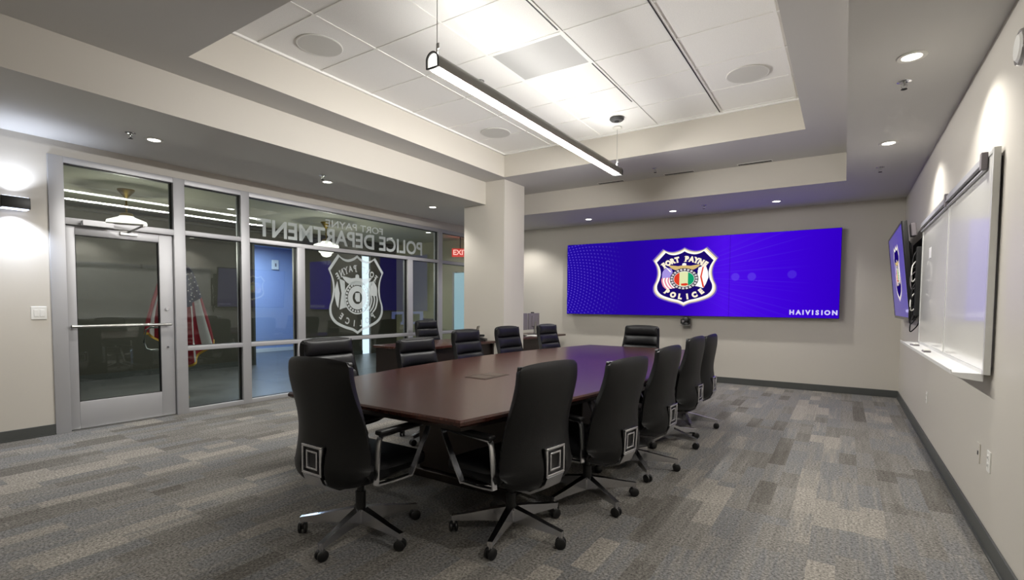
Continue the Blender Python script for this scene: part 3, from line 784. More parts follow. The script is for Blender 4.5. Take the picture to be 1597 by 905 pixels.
# ------------------------------------------------------------------ ceiling fittings
def downlight(loc, label, root=None, cat_group='recessed downlights in the ceiling', power=DOWN_W, name='recessed_downlight'):
    if root is not None: return dup(root, loc, 0, label)
    t = thing(name, label, 'ceiling light', loc, 0, cat_group)
    bm = B(); lathe(bm, [(0.052, 0.0), (0.078, 0.0), (0.080, -0.003), (0.076, -0.007), (0.056, -0.007), (0.050, -0.002)]); obj('trim_ring', bm, M_white, t, smooth=True)
    bm = B(); lathe(bm, [(0.0, -0.0015), (0.052, -0.0015), (0.052, -0.004), (0.0, -0.0045)]); obj('lens', bm, M_lens, t)
    light('downlight_beam', 'SPOT', (0, 0, -0.012), power, (1.0, 0.965, 0.915), parent=t, spot_size=math.radians(125), spot_blend=0.6, shadow_soft_size=0.045)
    return t
DL = [((-5.674, 2.24, Z1), 'recessed downlight in the left soffit nearest the glass door'),
      ((-5.68, 4.206, Z1), 'recessed downlight in the left soffit above the middle of the storefront'),
      ((-5.66, 6.19, Z1), 'recessed downlight in the left soffit next to the column'),
      ((-3.983, 8.54, Z1), 'recessed downlight over left end of the video wall'),
      ((-2.443, 8.52, Z1), 'recessed downlight above the shield on the video wall'),
      ((-0.904, 8.52, Z1), 'recessed downlight over right end of the video wall'),
      ((0.305, 6.065, Z1), 'recessed downlight in the right soffit between two sprinklers'),
      ((0.305, 4.07, Z1), 'recessed downlight in the right soffit nearest the camera'),
      ((0.305, 2.05, Z1), 'recessed downlight in the right soffit above the near edge of view'),
      ((-5.674, 0.25, Z1), 'recessed downlight in the left soffit beside the black sconce'),
      ((-5.6, 8.54, Z1), 'recessed downlight behind the column over the far desk')]
dl0 = None
for p, lb in DL:
    t = downlight(p, lb, dl0)
    if dl0 is None: dl0 = t
# unseen downlights added behind the camera as wash light for the near room
downlight((0.305, 0.05, Z1), 'unseen added downlight in the right soffit behind the camera', dl0)
downlight((-2.4, -2.0, Z1), 'unseen added downlight in the near soffit behind the camera', dl0)
downlight((-4.4, -2.0, Z1), 'unseen added downlight in the near soffit left of the camera', dl0)
downlight((-9.0, 4.7, CZ), 'recessed downlight in corridor ceiling between the globe pendants', dl0)
downlight((-7.15, 3.15, CZ), 'added downlight in corridor ceiling brightening the flag', dl0)  # extra fitting added to brighten the flag
downlight((-8.0, 8.6, CZ), 'recessed downlight at far end of corridor ceiling', dl0)

def sprinkler(loc, label, root=None):
    if root is not None: return dup(root, loc, 0, label)
    t = thing('fire_sprinkler', label, 'sprinkler', loc, 0, 'sprinkler heads')
    bm = B(); lathe(bm, [(0.0, 0.0), (0.042, 0.0), (0.042, -0.004), (0.03, -0.008), (0.014, -0.009), (0.0, -0.009)]); obj('escutcheon', bm, M_chrome, t, smooth=True)
    bm = B(); cyl(bm, (0, 0, -0.008), (0, 0, -0.03), 0.009); sweep(bm, [(-0.014, 0, -0.02), (-0.018, 0, -0.035), (-0.004, 0, -0.052), (0.004, 0, -0.052), (0.018, 0, -0.035), (0.014, 0, -0.02)], 0.005, 0.003, (0, 1, 0)); obj('sprinkler_body', bm, M_steel, t)
    bm = B(); lathe(bm, [(0.0, -0.053), (0.019, -0.053), (0.019, -0.056), (0.0, -0.056)]); obj('deflector', bm, M_blackm, t)
    return t
SPR = [((-5.63, 2.03, Z1), 'chrome sprinkler head beside the downlight nearest the glass door'),
       ((-5.45, 3.97, Z1), 'chrome sprinkler head beside the downlight above mid storefront'),
       ((0.30, 4.485, Z1), 'chrome sprinkler head behind the nearest right soffit downlight'),
       ((0.288, 7.06, Z1), 'small sprinkler head in the right soffit near the far wall'),
       ((-1.89, 8.27, Z1), 'small sprinkler head in far soffit above the video wall'),
       ((-2.293, 7.093, Z2), 'small sprinkler head beside the slot diffusers'),
       ((-3.166, 4.168, Z3-0.007), 'sprinkler head in ceiling tile beside the linear pendant')]
s0 = None
for p, lb in SPR:
    t = sprinkler(p, lb, s0)
    if s0 is None: s0 = t
def speaker(loc, label, root=None):
    if root is not None: return dup(root, loc, 0, label)
    t = thing('ceiling_speaker', label, 'ceiling speaker', loc, 0, 'round ceiling speakers')
    bm = B(); lathe(bm, [(0.0, 0), (0.195, 0), (0.197, -0.004), (0.190, -0.009), (0.180, -0.008), (0.180, -0.004), (0.0, -0.004)], 48); obj('bezel', bm, mat('speaker_bezel', (216, 215, 210), 0.6), t, smooth=True)
    bm = B(); lathe(bm, [(0.0, -0.0035), (0.181, -0.0035), (0.181, -0.0075), (0.0, -0.0095)], 48); obj('grille', bm, mat('speaker_grille', (206, 205, 200), 0.8, bump=0.6, bscale=900), t, smooth=True)
    return t
p0 = speaker((-3.95, 2.86, Z3-0.001), 'large round ceiling speaker nearest the camera, left of the pendant')
speaker((-0.865, 5.45, Z3-0.001), 'round ceiling speaker at the right side of the tile ceiling', p0)
speaker((-3.94, 5.53, Z3-0.001), 'round ceiling speaker in the far left corner of the tiles', p0)
sd = thing('smoke_detector', 'flat dark grey disc detector on ceiling tile above pendant far end', 'smoke detector', (-2.386, 5.877, Z3-0.0065))
bm = B(); lathe(bm, [(0, 0), (0.085, 0), (0.088, -0.012), (0.07, -0.03), (0.03, -0.034), (0, -0.034)], 32); obj('housing', bm, mat('dark_grey_housing', (60, 60, 60), 0.5), sd, smooth=True)
bm = B(); lathe(bm, [(0.0, -0.033), (0.03, -0.033), (0.026, -0.042), (0, -0.043)], 20); obj('sensor_cap', bm, M_blackm, sd, smooth=True)
rg = thing('return_air_grille', 'square grey perforated return panel in the ceiling tiles', 'ceiling vent', (-2.4225, 4.115, Z3))
bm = B(); ring(bm, -0.372, -0.304, 0.372, 0.304, -0.352, -0.284, 0.352, 0.284, -0.005, 0.0); obj('grille_frame', bm, M_tbar, rg)
bm = B(); box(bm, -0.352, -0.284, -0.004, 0.352, 0.284, 0.002); obj('perforated_panel', bm, mat('perforated_metal', (184, 184, 182), 0.6, bump=0.5, bscale=700), rg)
def diffuser(x0, x1, label, root=None):
    y = 7.50
    if root is not None: return dup(root, ((x0+x1)/2, y, Z2), 0, label)
    t = thing('slot_diffuser', label, 'ceiling vent', ((x0+x1)/2, y, Z2), 0, 'slot diffusers')
    h = (x1-x0)/2
    bm = B(); box(bm, -h, -0.04, -0.004, h, 0.04, 0.0); obj('diffuser_frame', bm, M_tbar, t)
    for yy in (-0.018, 0.018):
        bm = B(); box(bm, -h+0.01, yy-0.011, -0.006, h-0.01, yy+0.011, -0.0035); obj('slot', bm, M_blackm, t)
    return t
d0 = diffuser(-2.29, -1.86, 'slot diffuser in raised ceiling, middle one, behind the sprinkler')
diffuser(-1.285, -0.859, 'slot diffuser in raised ceiling toward the right', d0)
diffuser(-3.345, -2.906, 'slot diffuser in raised ceiling under far end of the pendant', d0)

# ------------------------------------------------------------------ linear pendant
LX, LY0, LY1, LZ = -2.5, 2.73, 6.25, 2.995
lp = thing('linear_pendant', 'long grey linear pendant light hung on thin cables over the table', 'pendant lamp', (LX, (LY0+LY1)/2, LZ))
HL = (LY1-LY0)/2
def arch(r, n=14, zb=0.0, zc=0.055): return [(-r, zb)] + [(-r*math.cos(PI*k/n), zc + r*math.sin(PI*k/n)) for k in range(n+1)] + [(r, zb)]
MR = Matrix(((1, 0, 0, 0), (0, 0, 1, 0), (0, 1, 0, 0), (0, 0, 0, 1)))    # xy profile -> xz, extrude along y
M_lamp = mat('lamp_housing_grey', (112, 110, 104), 0.4, 0.4)
bm = B()
oa, ia = arch(0.052), arch(0.047)
for a, b_ in (((-HL), (HL)),):
    O = [[bm.verts.new((x, y, z)) for x, z in oa] for y in (a, b_)]; I = [[bm.verts.new((x, y, z)) for x, z in ia] for y in (a, b_)]
    n = len(oa)
    for k in range(n-1):
        bm.faces.new((O[0][k], O[0][k+1], O[1][k+1], O[1][k])); bm.faces.new((I[0][k], I[0][k+1], I[1][k+1], I[1][k]))
        for e in (0, 1): bm.faces.new((O[e][k], O[e][k+1], I[e][k+1], I[e][k]))
    for k in (0, n-1): bm.faces.new((O[0][k], I[0][k], I[1][k], O[1][k]))
obj('housing', bm, M_lamp, lp, smooth=40)
bm = B(); prism(bm, arch(0.0455, zb=0.004), -HL+0.006, HL-0.006, MR); obj('diffuser', bm, M_tube, lp, smooth=40)
for y in (-HL, HL):
    bm = B(); sweep(bm, [(x, y, z) for x, z in arch(0.053)] + [(0.0, y, -0.001)], 0.012, 0.009, (0, 1, 0), closed=True); obj('end_rim', bm, M_black, lp)
for y, top in ((-HL+0.05, Z3-LZ-0.009), (HL-0.07, Z3-LZ-0.009)):
    bm = B(); cyl(bm, (0, y, 0.105), (0, y, top), 0.0035, seg=8); cyl(bm, (0, y, 0.105), (0, y, 0.15), 0.008, seg=12); box(bm, -0.006, y-0.004, 0.15, 0.02, y+0.004, 0.19, 0.002)
    cb = obj('hanging_cable', bm, M_steel, lp)
    bm = B(); lathe(bm, [(0, top), (0.06, top), (0.06, top-0.006), (0.05, top-0.02), (0, top-0.022)], 24, Matrix.Translation((0, y, 0))); obj('ceiling_canopy', bm, M_white, lp, smooth=True)
light('pendant_down', 'AREA', (0, 0, -0.006), PEND_W, (1.0, 0.98, 0.93), parent=lp, shape='RECTANGLE', size=0.08, size_y=HL*2-0.1)
for s in (-1, 1):
    light('pendant_side_fill', 'AREA', (s*0.02, 0, -0.012), PEND_SIDE_W, (1.0, 0.975, 0.95), rot=(0, s*-PI/2, 0), parent=lp, shape='RECTANGLE', size=0.02, size_y=HL*2-0.1)  # added sideways light under the housing, lifts the fascias
for s in (-1, 1):
    light('pendant_up', 'AREA', (s*0.03, 0, 0.115), PEND_UP_W, (1.0, 0.98, 0.94), rot=(0, PI+s*-1.22, 0), parent=lp, shape='RECTANGLE', size=0.06, size_y=HL*2-0.1)

# ------------------------------------------------------------------ wall fittings
sn = thing('sconce_lamp', 'black up and down wall sconce glowing on left wall', 'wall light', (XG, 1.40, 2.225))
bm = B(); box(bm, 0.0, -0.10, -0.052, 0.13, 0.10, 0.052, 0.006); obj('housing', bm, M_black, sn, smooth=30)
M_scl = emis('sconce_lens', (225, 232, 255), 2.5)
bm = B(); box(bm, 0.02, -0.09, -0.060, 0.12, 0.09, -0.051, 0.004); obj('lens', bm, M_scl, sn)
bm = B(); box(bm, 0.02, -0.09, 0.051, 0.12, 0.09, 0.056, 0.002); obj('lens', bm, M_scl, sn)
for s in (-1, 1):
    light('sconce_beam', 'SPOT', (0.10, 0, s*0.07), SCONCE_W*(1.0 if s < 0 else 0.4), (0.76, 0.83, 1.0), rot=(0 if s < 0 else PI, 0, 0), parent=sn, spot_size=math.radians(130), spot_blend=0.7, shadow_soft_size=0.04)
ls = thing('light_switch', 'white square wall switch plate left of the glass door', 'light switch', (XG, 1.56, 1.205))
bm = B(); box(bm, 0.0, -0.058, -0.062, 0.007, 0.058, 0.062, 0.003); obj('plate', bm, M_white, ls)
for yy in (-0.022, 0.022):
    bm = B(); box(bm, 0.006, yy-0.016, -0.033, 0.011, yy+0.016, 0.033, 0.002); obj('rocker', bm, M_white, ls)

def outlet(y, z, label, root=None):
    if root is not None: return dup(root, (XR, y, z), 0, label)
    t = thing('power_outlet', label, 'wall outlet', (XR, y, z), 0, 'outlets low on the right wall')
    bm = B(); box(bm, -0.006, -0.036, -0.058, 0, 0.036, 0.058, 0.002); obj('plate', bm, M_white, t)
    for zz in (-0.022, 0.022):
        bm = B(); box(bm, -0.009, -0.015, zz-0.014, -0.005, 0.015, zz+0.014, 0.002); r_ = obj('socket', bm, M_white, t)
        bm = B(); box(bm, -0.0095, -0.007, zz-0.006, -0.0085, -0.004, zz+0.006); box(bm, -0.0095, 0.004, zz-0.006, -0.0085, 0.007, zz+0.006); obj('slot', bm, M_black, r_)
    return t
o0 = outlet(3.70, 0.48, 'white duplex outlet low on the right wall, nearest the camera')
outlet(6.18, 0.46, 'white outlet low on right wall below the far end of the whiteboard', o0)
jp = thing('data_jack_plate', 'cream data jack plate with dark port left of the nearest outlet', 'wall plate', (XR, 3.95, 0.47))
bm = B(); box(bm, -0.006, -0.036, -0.058, 0, 0.036, 0.058, 0.002); obj('plate', bm, M_wall, jp)
bm = B(); box(bm, -0.008, -0.010, -0.012, -0.005, 0.010, 0.010); obj('port', bm, M_black, jp)

# round fixture high on the right wall, cut by the frame edge
rf = thing('round_wall_fixture', 'round chrome rimmed fixture high on right wall at picture edge', 'wall fixture', (XR, 3.40, 2.575))
MRY = Matrix.Rotation(-PI/2, 4, 'Y') @ Matrix.Scale(0.64, 4)
bm = B(); lathe(bm, [(0.0, 0), (0.13, 0), (0.135, 0.02), (0.125, 0.045), (0.112, 0.045), (0.108, 0.035), (0.0, 0.035)], 40, MRY); obj('rim', bm, M_chrome, rf, smooth=True)
bm = B(); lathe(bm, [(0.0, 0.036), (0.108, 0.036), (0.09, 0.055), (0.0, 0.065)], 40, MRY); obj('face', bm, M_white, rf, smooth=True)

# whiteboard
wb = thing('whiteboard', 'large two panel whiteboard with map rail and tray on right wall', 'whiteboard', (XR, 5.10, 0))
Y0, Y1, W0, W1, ys = 3.72-5.10, 6.63-5.10, 0.965, 2.175, 5.09-5.10
bm = B(); box(bm, -0.036, Y0, W0, -0.012, ys-0.004, W1); box(bm, -0.036, ys+0.004, W0, -0.012, Y1, W1); box(bm, -0.012, Y0+0.03, W0+0.03, 0, Y0+0.10, W1-0.03); box(bm, -0.012, Y1-0.10, W0+0.03, 0, Y1-0.03, W1-0.03)
obj('backing', bm, M_grey, wb)
M_wbp = mat('gloss_whiteboard', (222, 221, 216), 0.18, coat=0.4)
for (a_, c_) in ((Y0+0.012, ys-0.006), (ys+0.006, Y1-0.012)):
    bm2 = B(); box(bm2, -0.0385, a_, W0+0.01, -0.0355, c_, W1-0.01); obj('writing_panel', bm2, M_wbp, wb)
bm = B()
M_fr2 = mat('pale_aluminium_trim', (205, 205, 202), 0.35, 0.3)
for a in ((Y0-0.014, W0-0.012, Y0+0.012, W1+0.012), (Y1-0.012, W0-0.012, Y1+0.014, W1+0.012), (Y0, W0-0.012, Y1, W0+0.012), (Y0, W1-0.012, Y1, W1+0.012), (ys-0.007, W0, ys+0.007, W1)):
    box(bm, -0.043, a[0], a[1], -0.012, a[2], a[3], 0.002)
obj('edge_trim', bm, M_fr2, wb)
bm = B(); box(bm, -0.062, Y0+0.14, 2.135, -0.043, Y1, 2.180, 0.004); box(bm, -0.067, Y0+0.14, 2.13, -0.060, Y1, 2.142, 0.002); box(bm, -0.058, Y0+0.14, 2.095, -0.043, Y1, 2.107, 0.002); obj('map_rail', bm, M_alu, wb)
for yy in (Y0+0.13, ys):
    bm = B(); box(bm, -0.072, yy-0.012, 2.10, -0.042, yy+0.03, 2.195, 0.004); obj('rail_clip', bm, M_grey, wb)
prf = [(-0.168, W0-0.010), (-0.172, W0+0.006), (-0.176, W0+0.004), (-0.173, W0-0.020), (-0.13, W0-0.040), (-0.05, W0-0.052), (-0.035, W0-0.052), (-0.035, W0-0.010)]
MT = Matrix(((1, 0, 0, 0), (0, 0, 1, 0), (0, 1, 0, 0), (0, 0, 0, 1)))
prism(bm := B(), prf, Y0+0.02, Y1+0.22, MT); obj('marker_tray', bm, mat('white_tray', (225, 225, 223), 0.35), wb, smooth=30)
e1 = thing('whiteboard_eraser', 'pale oval eraser on the tray nearer the panel joint', 'eraser', (XR-0.115, 5.32, W0-0.0095))
bm = B(); box(bm, -0.025, -0.06, 0.0, 0.025, 0.06, 0.012, 0.005); obj('felt_pad', bm, M_grey, e1)
bm = B(); box(bm, -0.023, -0.058, 0.012, 0.023, 0.058, 0.026, 0.006); obj('grip', bm, M_white, e1)
e2 = dup(e1, (XR-0.115, 6.15, W0-0.0095), 0.15, 'pale oval eraser at the far end of the tray')
for e in (e1, e2): e['group'] = 'erasers on the whiteboard tray'
lb = thing('paper_note', 'small pale rectangular note stuck on the far whiteboard panel', 'note', (XR-0.0388, 6.05, 1.83))
bm = B(); box(bm, -0.001, -0.07, -0.05, 0.0, 0.07, 0.05); obj('sheet', bm, M_white, lb)

# ------------------------------------------------------------------ wall television
tvm = thing('mounted_television', 'large tilted flat television on cluttered bracket on right wall', 'television', (0, 0, 0))
TA = 0.103
tvm.matrix_world = Matrix.Translation((0.533, 7.68, 1.709)) @ Matrix.Rotation(-PI/2, 4, 'Z') @ Matrix.Rotation(TA, 4, 'X')
# local: x along the screen (picture right = toward the camera), -y is the viewing side, z up
TW, TH = 0.94, 0.53
bm = B(); box(bm, -TW, 0.0, -TH, TW, 0.045, TH, 0.006); obj('cabinet', bm, M_black, tvm, smooth=30)
bm = B(); ring(bm, -TW, -TH, TW, TH, -TW+0.022, -TH+0.03, TW-0.022, TH-0.022, -0.0, 0.008)
for v in bm.verts: v.co = Vector((v.co.x, -v.co.z, v.co.y))
obj('bezel', bm, mat('gloss_black_bezel', (12, 12, 13), 0.2), tvm)
M_tv = bpy.data.materials.new('television_picture'); M_tv.use_nodes = True
nt = M_tv.node_tree; nt.nodes.clear(); out = N(nt, 'ShaderNodeOutputMaterial')
em = N(nt, 'ShaderNodeEmission'); em.inputs[0].default_value = srgb(84, 68, 176); em.inputs[1].default_value = 0.5
gl = N(nt, 'ShaderNodeBsdfPrincipled'); gl.inputs['Base Color'].default_value = (0.01, 0.01, 0.012, 1); gl.inputs['Roughness'].default_value = 0.45; gl.inputs['Coat Weight'].default_value = 1.0; gl.inputs['Coat Roughness'].default_value = 0.35; gl.inputs['Coat IOR'].default_value = 1.7
ad = N(nt, 'ShaderNodeAddShader'); nt.links.new(em.outputs[0], ad.inputs[0]); nt.links.new(gl.outputs[0], ad.inputs[1]); nt.links.new(ad.outputs[0], out.inputs[0])
bm = B(); box(bm, -TW+0.02, -0.003, -TH+0.028, TW-0.02, 0.001, TH-0.02); obj('screen', bm, M_tv, tvm)
bm = B(); badge(bm, lambda x, y, z: Vector((x*0.33, -0.0035-z, 0.03+y*0.33))); bo = obj('screen_emblem', bm, BADGE, tvm, fix=False)
bm = B(); caption(bm, 0.58, -0.43, 0.045, -0.0036); obj('corner_lettering', bm, bpy.data.materials['badge_caption'], tvm, fix=False)
bm = B(); box(bm, -0.45, 0.045, -0.30, 0.62, 0.085, 0.34, 0.01); box(bm, 0.72, 0.045, 0.05, 0.82, 0.075, 0.30, 0.006); obj('rear_housing', bm, M_black, tvm)
bm = B(); box(bm, 0.74, 0.075, 0.36, 0.90, 0.12, 0.50, 0.01); obj('rear_box', bm, M_grey, tvm)
# bracket hangs from the wall: world coordinates
br = thing('television_bracket', 'black articulated wall bracket with cable bundles behind the television', 'bracket', (XR, 7.4, 1.65))
bm = B(); box(bm, -0.02, -0.67, -0.38, -0.001, 0.35, 0.42, 0.003)
obj('wall_plate', bm, M_blackm, br)
bm = B(); box(bm, -0.085, -0.755, -0.42, -0.021, -0.67, 0.30, 0.01); obj('junction_box', bm, M_blackm, br)
rnd = random.Random(3)
for k in range(7):
    bm = B(); z0 = 0.30-0.11*k
    pts = spl([(-0.03, -0.66+0.01*k, z0), (-0.10-0.01*(k % 3), -0.74-0.006*(k % 4), z0-0.08), (-0.11, -0.735, z0-0.22-0.03*(k % 2)), (-0.05, -0.70, z0-0.16), (-0.03, -0.64, z0-0.10)], 8)
    tube(bm, pts, 0.006, 8); obj('cable', bm, M_white if k in (1, 4) else M_grey if k == 2 else M_blackm, br, smooth=60)

# conference camera below the video wall
cc = thing('conference_camera', 'small black pan tilt camera on a bracket below the video wall', 'camera', (-2.33, YF, 1.035))
bm = B(); box(bm, -0.09, -0.17, -0.058, 0.07, 0.0, -0.048, 0.002); box(bm, -0.06, -0.012, -0.12, 0.05, 0.0, -0.048, 0.002); obj('wall_shelf', bm, M_steel, cc)
bm = B(); lathe(bm, [(0, -0.047), (0.062, -0.047), (0.065, -0.03), (0.055, -0.012), (0, -0.012)], 28, Matrix.Translation((-0.01, -0.10, 0))); obj('base', bm, M_black, cc, smooth=True)
bm = B(); box(bm, 0.055, -0.14, -0.03, 0.075, -0.06, 0.065, 0.006); box(bm, -0.085, -0.14, -0.03, -0.068, -0.06, 0.05, 0.006); obj('yoke', bm, M_black, cc)
bm = B(); lathe(bm, [(0.001, -0.062), (0.035, -0.055), (0.055, -0.03), (0.062, 0), (0.055, 0.03), (0.035, 0.055), (0.001, 0.062)], 28, Matrix.Translation((-0.005, -0.10, 0.03))); obj('head', bm, M_black, cc, smooth=True)
bm = B(); cyl(bm, (-0.03, -0.15, 0.02), (-0.035, -0.172, 0.018), 0.026, 0.022); obj('lens', bm, M_chrome, cc, smooth=True)

# ------------------------------------------------------------------ conference table
ct = thing('conference_table', 'long boat shaped mahogany conference table in the middle of the room', 'table', (-2.31, 4.28, 0))
TZ = 0.75
def side(x0, xm, ya, yb, n=14):
    return [(x0 + (xm-x0)*math.sin(PI*k/n)**1.0, ya+(yb-ya)*k/n) for k in range(n+1)]
ol = side(0.76, 1.06, -2.39, 2.40) + side(-0.76, -1.06, 2.40, -2.36)[:-1] + [(-0.66, -2.39)]
bm = B(); M0 = None
def inset(poly, s): return [(x*(1-s/abs(1.0)), y*(1-s/2.4)) for x, y in poly]
# top slab with eased edge
levels = [(inset(ol, 0.012), TZ), (ol, TZ-0.010), (ol, TZ-0.026), (inset(ol, 0.020), TZ-0.040)]
rings_ = [[bm.verts.new((x, y, z)) for x, y in p] for p, z in levels]
bm.faces.new(rings_[0]); bm.faces.new(rings_[-1][::-1]); n = len(ol)
for a, b_ in zip(rings_, rings_[1:]):
    for k in range(n): bm.faces.new((a[k], b_[k], b_[(k+1) % n], a[(k+1) % n]))
obj('tabletop', bm, M_wood, ct, smooth=25)
bm = B(); prism(bm, inset(ol, 0.055), TZ-0.068, TZ-0.0402); obj('apron', bm, M_wooddark, ct)
for (y0, y1) in ((-1.45, -0.95), (-0.30, 0.30), (0.95, 1.45)):
    bm = B(); box(bm, -0.42, y0, 0.06, 0.42, y1, TZ-0.069, 0.01); box(bm, -0.46, y0-0.04, 0.0, 0.46, y1+0.04, 0.06, 0.008)
    pd = obj('pedestal', bm, M_wooddark, ct)
# flush power lid
bm = B(); box(bm, -0.155, -1.22, TZ-0.002, 0.045, -0.89, TZ+0.003, 0.002); hb = obj('power_hatch', bm, mat('bronze_hatch', (58, 44, 36), 0.4, 0.4), ct)
bm = B(); box(bm, -0.135, -1.20, TZ+0.0025, 0.025, -1.065, TZ+0.0045, 0.001); box(bm, -0.135, -1.045, TZ+0.0025, 0.025, -0.91, TZ+0.0045, 0.001); obj('hatch_lid', bm, mat('bronze_lid', (78, 62, 52), 0.35, 0.4), hb)

# ------------------------------------------------------------------ desks near the column
def desk(name, label, x0, x1, y0, y1, py0, py1):
    t = thing(name, label, 'desk', ((x0+x1)/2, (y0+y1)/2, 0)); X, Y = (x1-x0)/2, (y1-y0)/2; oy = (y0+y1)/2
    bm = B(); box(bm, -X, -Y, 0.715, X, Y, 0.75, 0.006); obj('desktop', bm, M_wood, t, smooth=30)
    bm = B(); box(bm, X-0.10, py0-oy, 0.03, X-0.075, py1-oy, 0.7145, 0.002); obj('modesty_panel', bm, M_wooddark, t)
    for yy in (py0-oy, py1-oy-0.03):
        bm = B(); box(bm, -X+0.04, yy, 0.0, X-0.04, yy+0.03, 0.7145, 0.003); obj('end_panel', bm, M_wooddark, t)
    bm = B(); box(bm, -X+0.06, py0-oy+0.031, 0.08, -X+0.56, py0-oy+0.42, 0.7145, 0.003); pd = obj('pedestal', bm, M_wooddark, t)
    for k in range(3):
        bm = B(); box(bm, -X+0.045, py0-oy+0.05, 0.10+0.205*k, -X+0.061, py0-oy+0.405, 0.29+0.205*k, 0.002); dr = obj('drawer', bm, M_wooddark, t)
        bm = B(); box(bm, -X+0.03, py0-oy+0.17, 0.20+0.205*k, -X+0.046, py0-oy+0.28, 0.212+0.205*k, 0.003); obj('drawer_handle', bm, M_steel, dr)
    return t
desk('office_desk', 'dark mahogany desk in front of the column beside the glass wall', -5.42, -4.56, 4.72, 6.46, 4.74, 6.44)
desk('office_desk', 'dark mahogany desk behind the column carrying the two monitors', -5.42, -4.60, 7.10, 8.88, 7.14, 8.2)
M_mscr = emis('monitor_picture', (150, 165, 240), 1.3); M_mdark = emis('monitor_window', (20, 60, 80), 0.6)
def monitor(x, y, rz, label, root=None):
    if root is not None: return dup(root, (x, y, 0.75), rz, label)
    t = thing('computer_monitor', label, 'monitor', (x, y, 0.75), rz, 'monitors on the far desk')
    # faces local -x (toward the glass); back faces +x
    bm = B(); box(bm, -0.012, -0.235, 0.10, 0.018, 0.235, 0.41, 0.006); box(bm, 0.018, -0.12, 0.16, 0.035, 0.12, 0.36, 0.008); obj('rear_shell', bm, M_grey, t, smooth=30)
    bm = B(); box(bm, -0.0135, -0.225, 0.115, -0.0115, 0.225, 0.40); s_ = obj('screen', bm, M_mscr, t)
    bm = B(); box(bm, -0.0145, -0.12, 0.17, -0.0133, 0.12, 0.34); obj('screen_window', bm, M_mdark, s_)
    bm = B(); box(bm, 0.022, -0.03, 0.02, 0.042, 0.03, 0.25, 0.004); obj('stand_neck', bm, M_steel, t)
    bm = B(); box(bm, -0.07, -0.12, 0.0, 0.10, 0.12, 0.012, 0.004); obj('stand_base', bm, M_black, t)
    return t
m0 = monitor(-5.0, 7.78, -0.12, 'grey backed monitor right beside the column edge')
monitor(-5.0, 8.30, 0.10, 'grey backed monitor further from the column, behind black chair', m0)
wc = thing('webcam', 'small black webcam clipped on top of the far desk monitor', 'webcam', (-5.0, 8.26, 1.16))
bm = B(); box(bm, -0.02, -0.035, 0.0, 0.02, 0.035, 0.02, 0.006); obj('body', bm, M_black, wc)
bm = B(); cyl(bm, (-0.02, 0, 0.01), (-0.026, 0, 0.01), 0.008); obj('lens', bm, M_chrome, wc)
for k, (x, y, rz, lb) in enumerate(((-4.72, 7.82, 0.3, 'loose white papers on far desk beside the column edge'), (-4.71, 8.22, 0.3, 'loose white papers on far desk behind the black chair'))):
    t = thing('paper_stack', lb, 'papers', (x, y, 0.75), rz)
    for q in range(3):
        bm = B(); MM = Matrix.Rotation(0.35*q, 4, 'Z'); box(bm, -0.10, -0.14, 0.001+0.006*q, 0.10, 0.14, 0.006+0.006*q, 0, MM); obj('sheet', bm, M_white, t)
ph = thing('desk_phone', 'small dark desk phone with raised display beside the column', 'phone', (-4.76, 6.29, 0.75), 0.5)
bm = B(); prism(bm, [(-0.10, 0), (0.10, 0), (0.10, 0.03), (-0.10, 0.09)], -0.10, 0.10, MR); obj('base', bm, M_black, ph)
bm = B(); box(bm, -0.09, -0.10, 0.08, -0.075, 0.10, 0.22, 0.004, Matrix.Rotation(0.25, 4, 'Y')); obj('display', bm, mat('phone_display', (88, 80, 72), 0.3), ph)
bm = B(); box(bm, -0.03, -0.095, 0.07, 0.08, -0.045, 0.105, 0.012); obj('handset', bm, M_blackm, ph)
bm = B(); box(bm, 0.0, 0.0, 0.058, 0.03, 0.07, 0.072, 0.002); obj('keypad', bm, M_white, ph)

# ------------------------------------------------------------------ executive chairs
PROF = [(-.285, 1.040), (-.305, 1.012), (-.308, .93), (-.298, .83), (-.286, .735), (-.284, .66), (-.296, .58), (-.314, .51), (-.318, .45), (-.296, .385), (-.235, .345), (-.10, .330), (.05, .335), (.18, .348), (.245, .368)]
HWID = [.240, .260, .268, .275, .284, .292, .303, .312, .318, .316, .310, .300, .290, .278, .26]
WRAP = [.02, .03, .035, .05, .07, .09, .115, .135, .13, .11, .09, .08, .075, .07, .06]
def catm(vals, n):
    o = []; m = len(vals)
    for i in range(m-1):
        p0 = vals[max(0, i-1)]; p1 = vals[i]; p2 = vals[i+1]; p3 = vals[min(m-1, i+2)]
        for k in range(n):
            t = k/n; o.append(0.5*((2*p1)+(-p0+p2)*t+(2*p0-5*p1+4*p2-p3)*t*t+(-p0+3*p1-3*p2+p3)*t**3))
    o.append(vals[-1]); return o
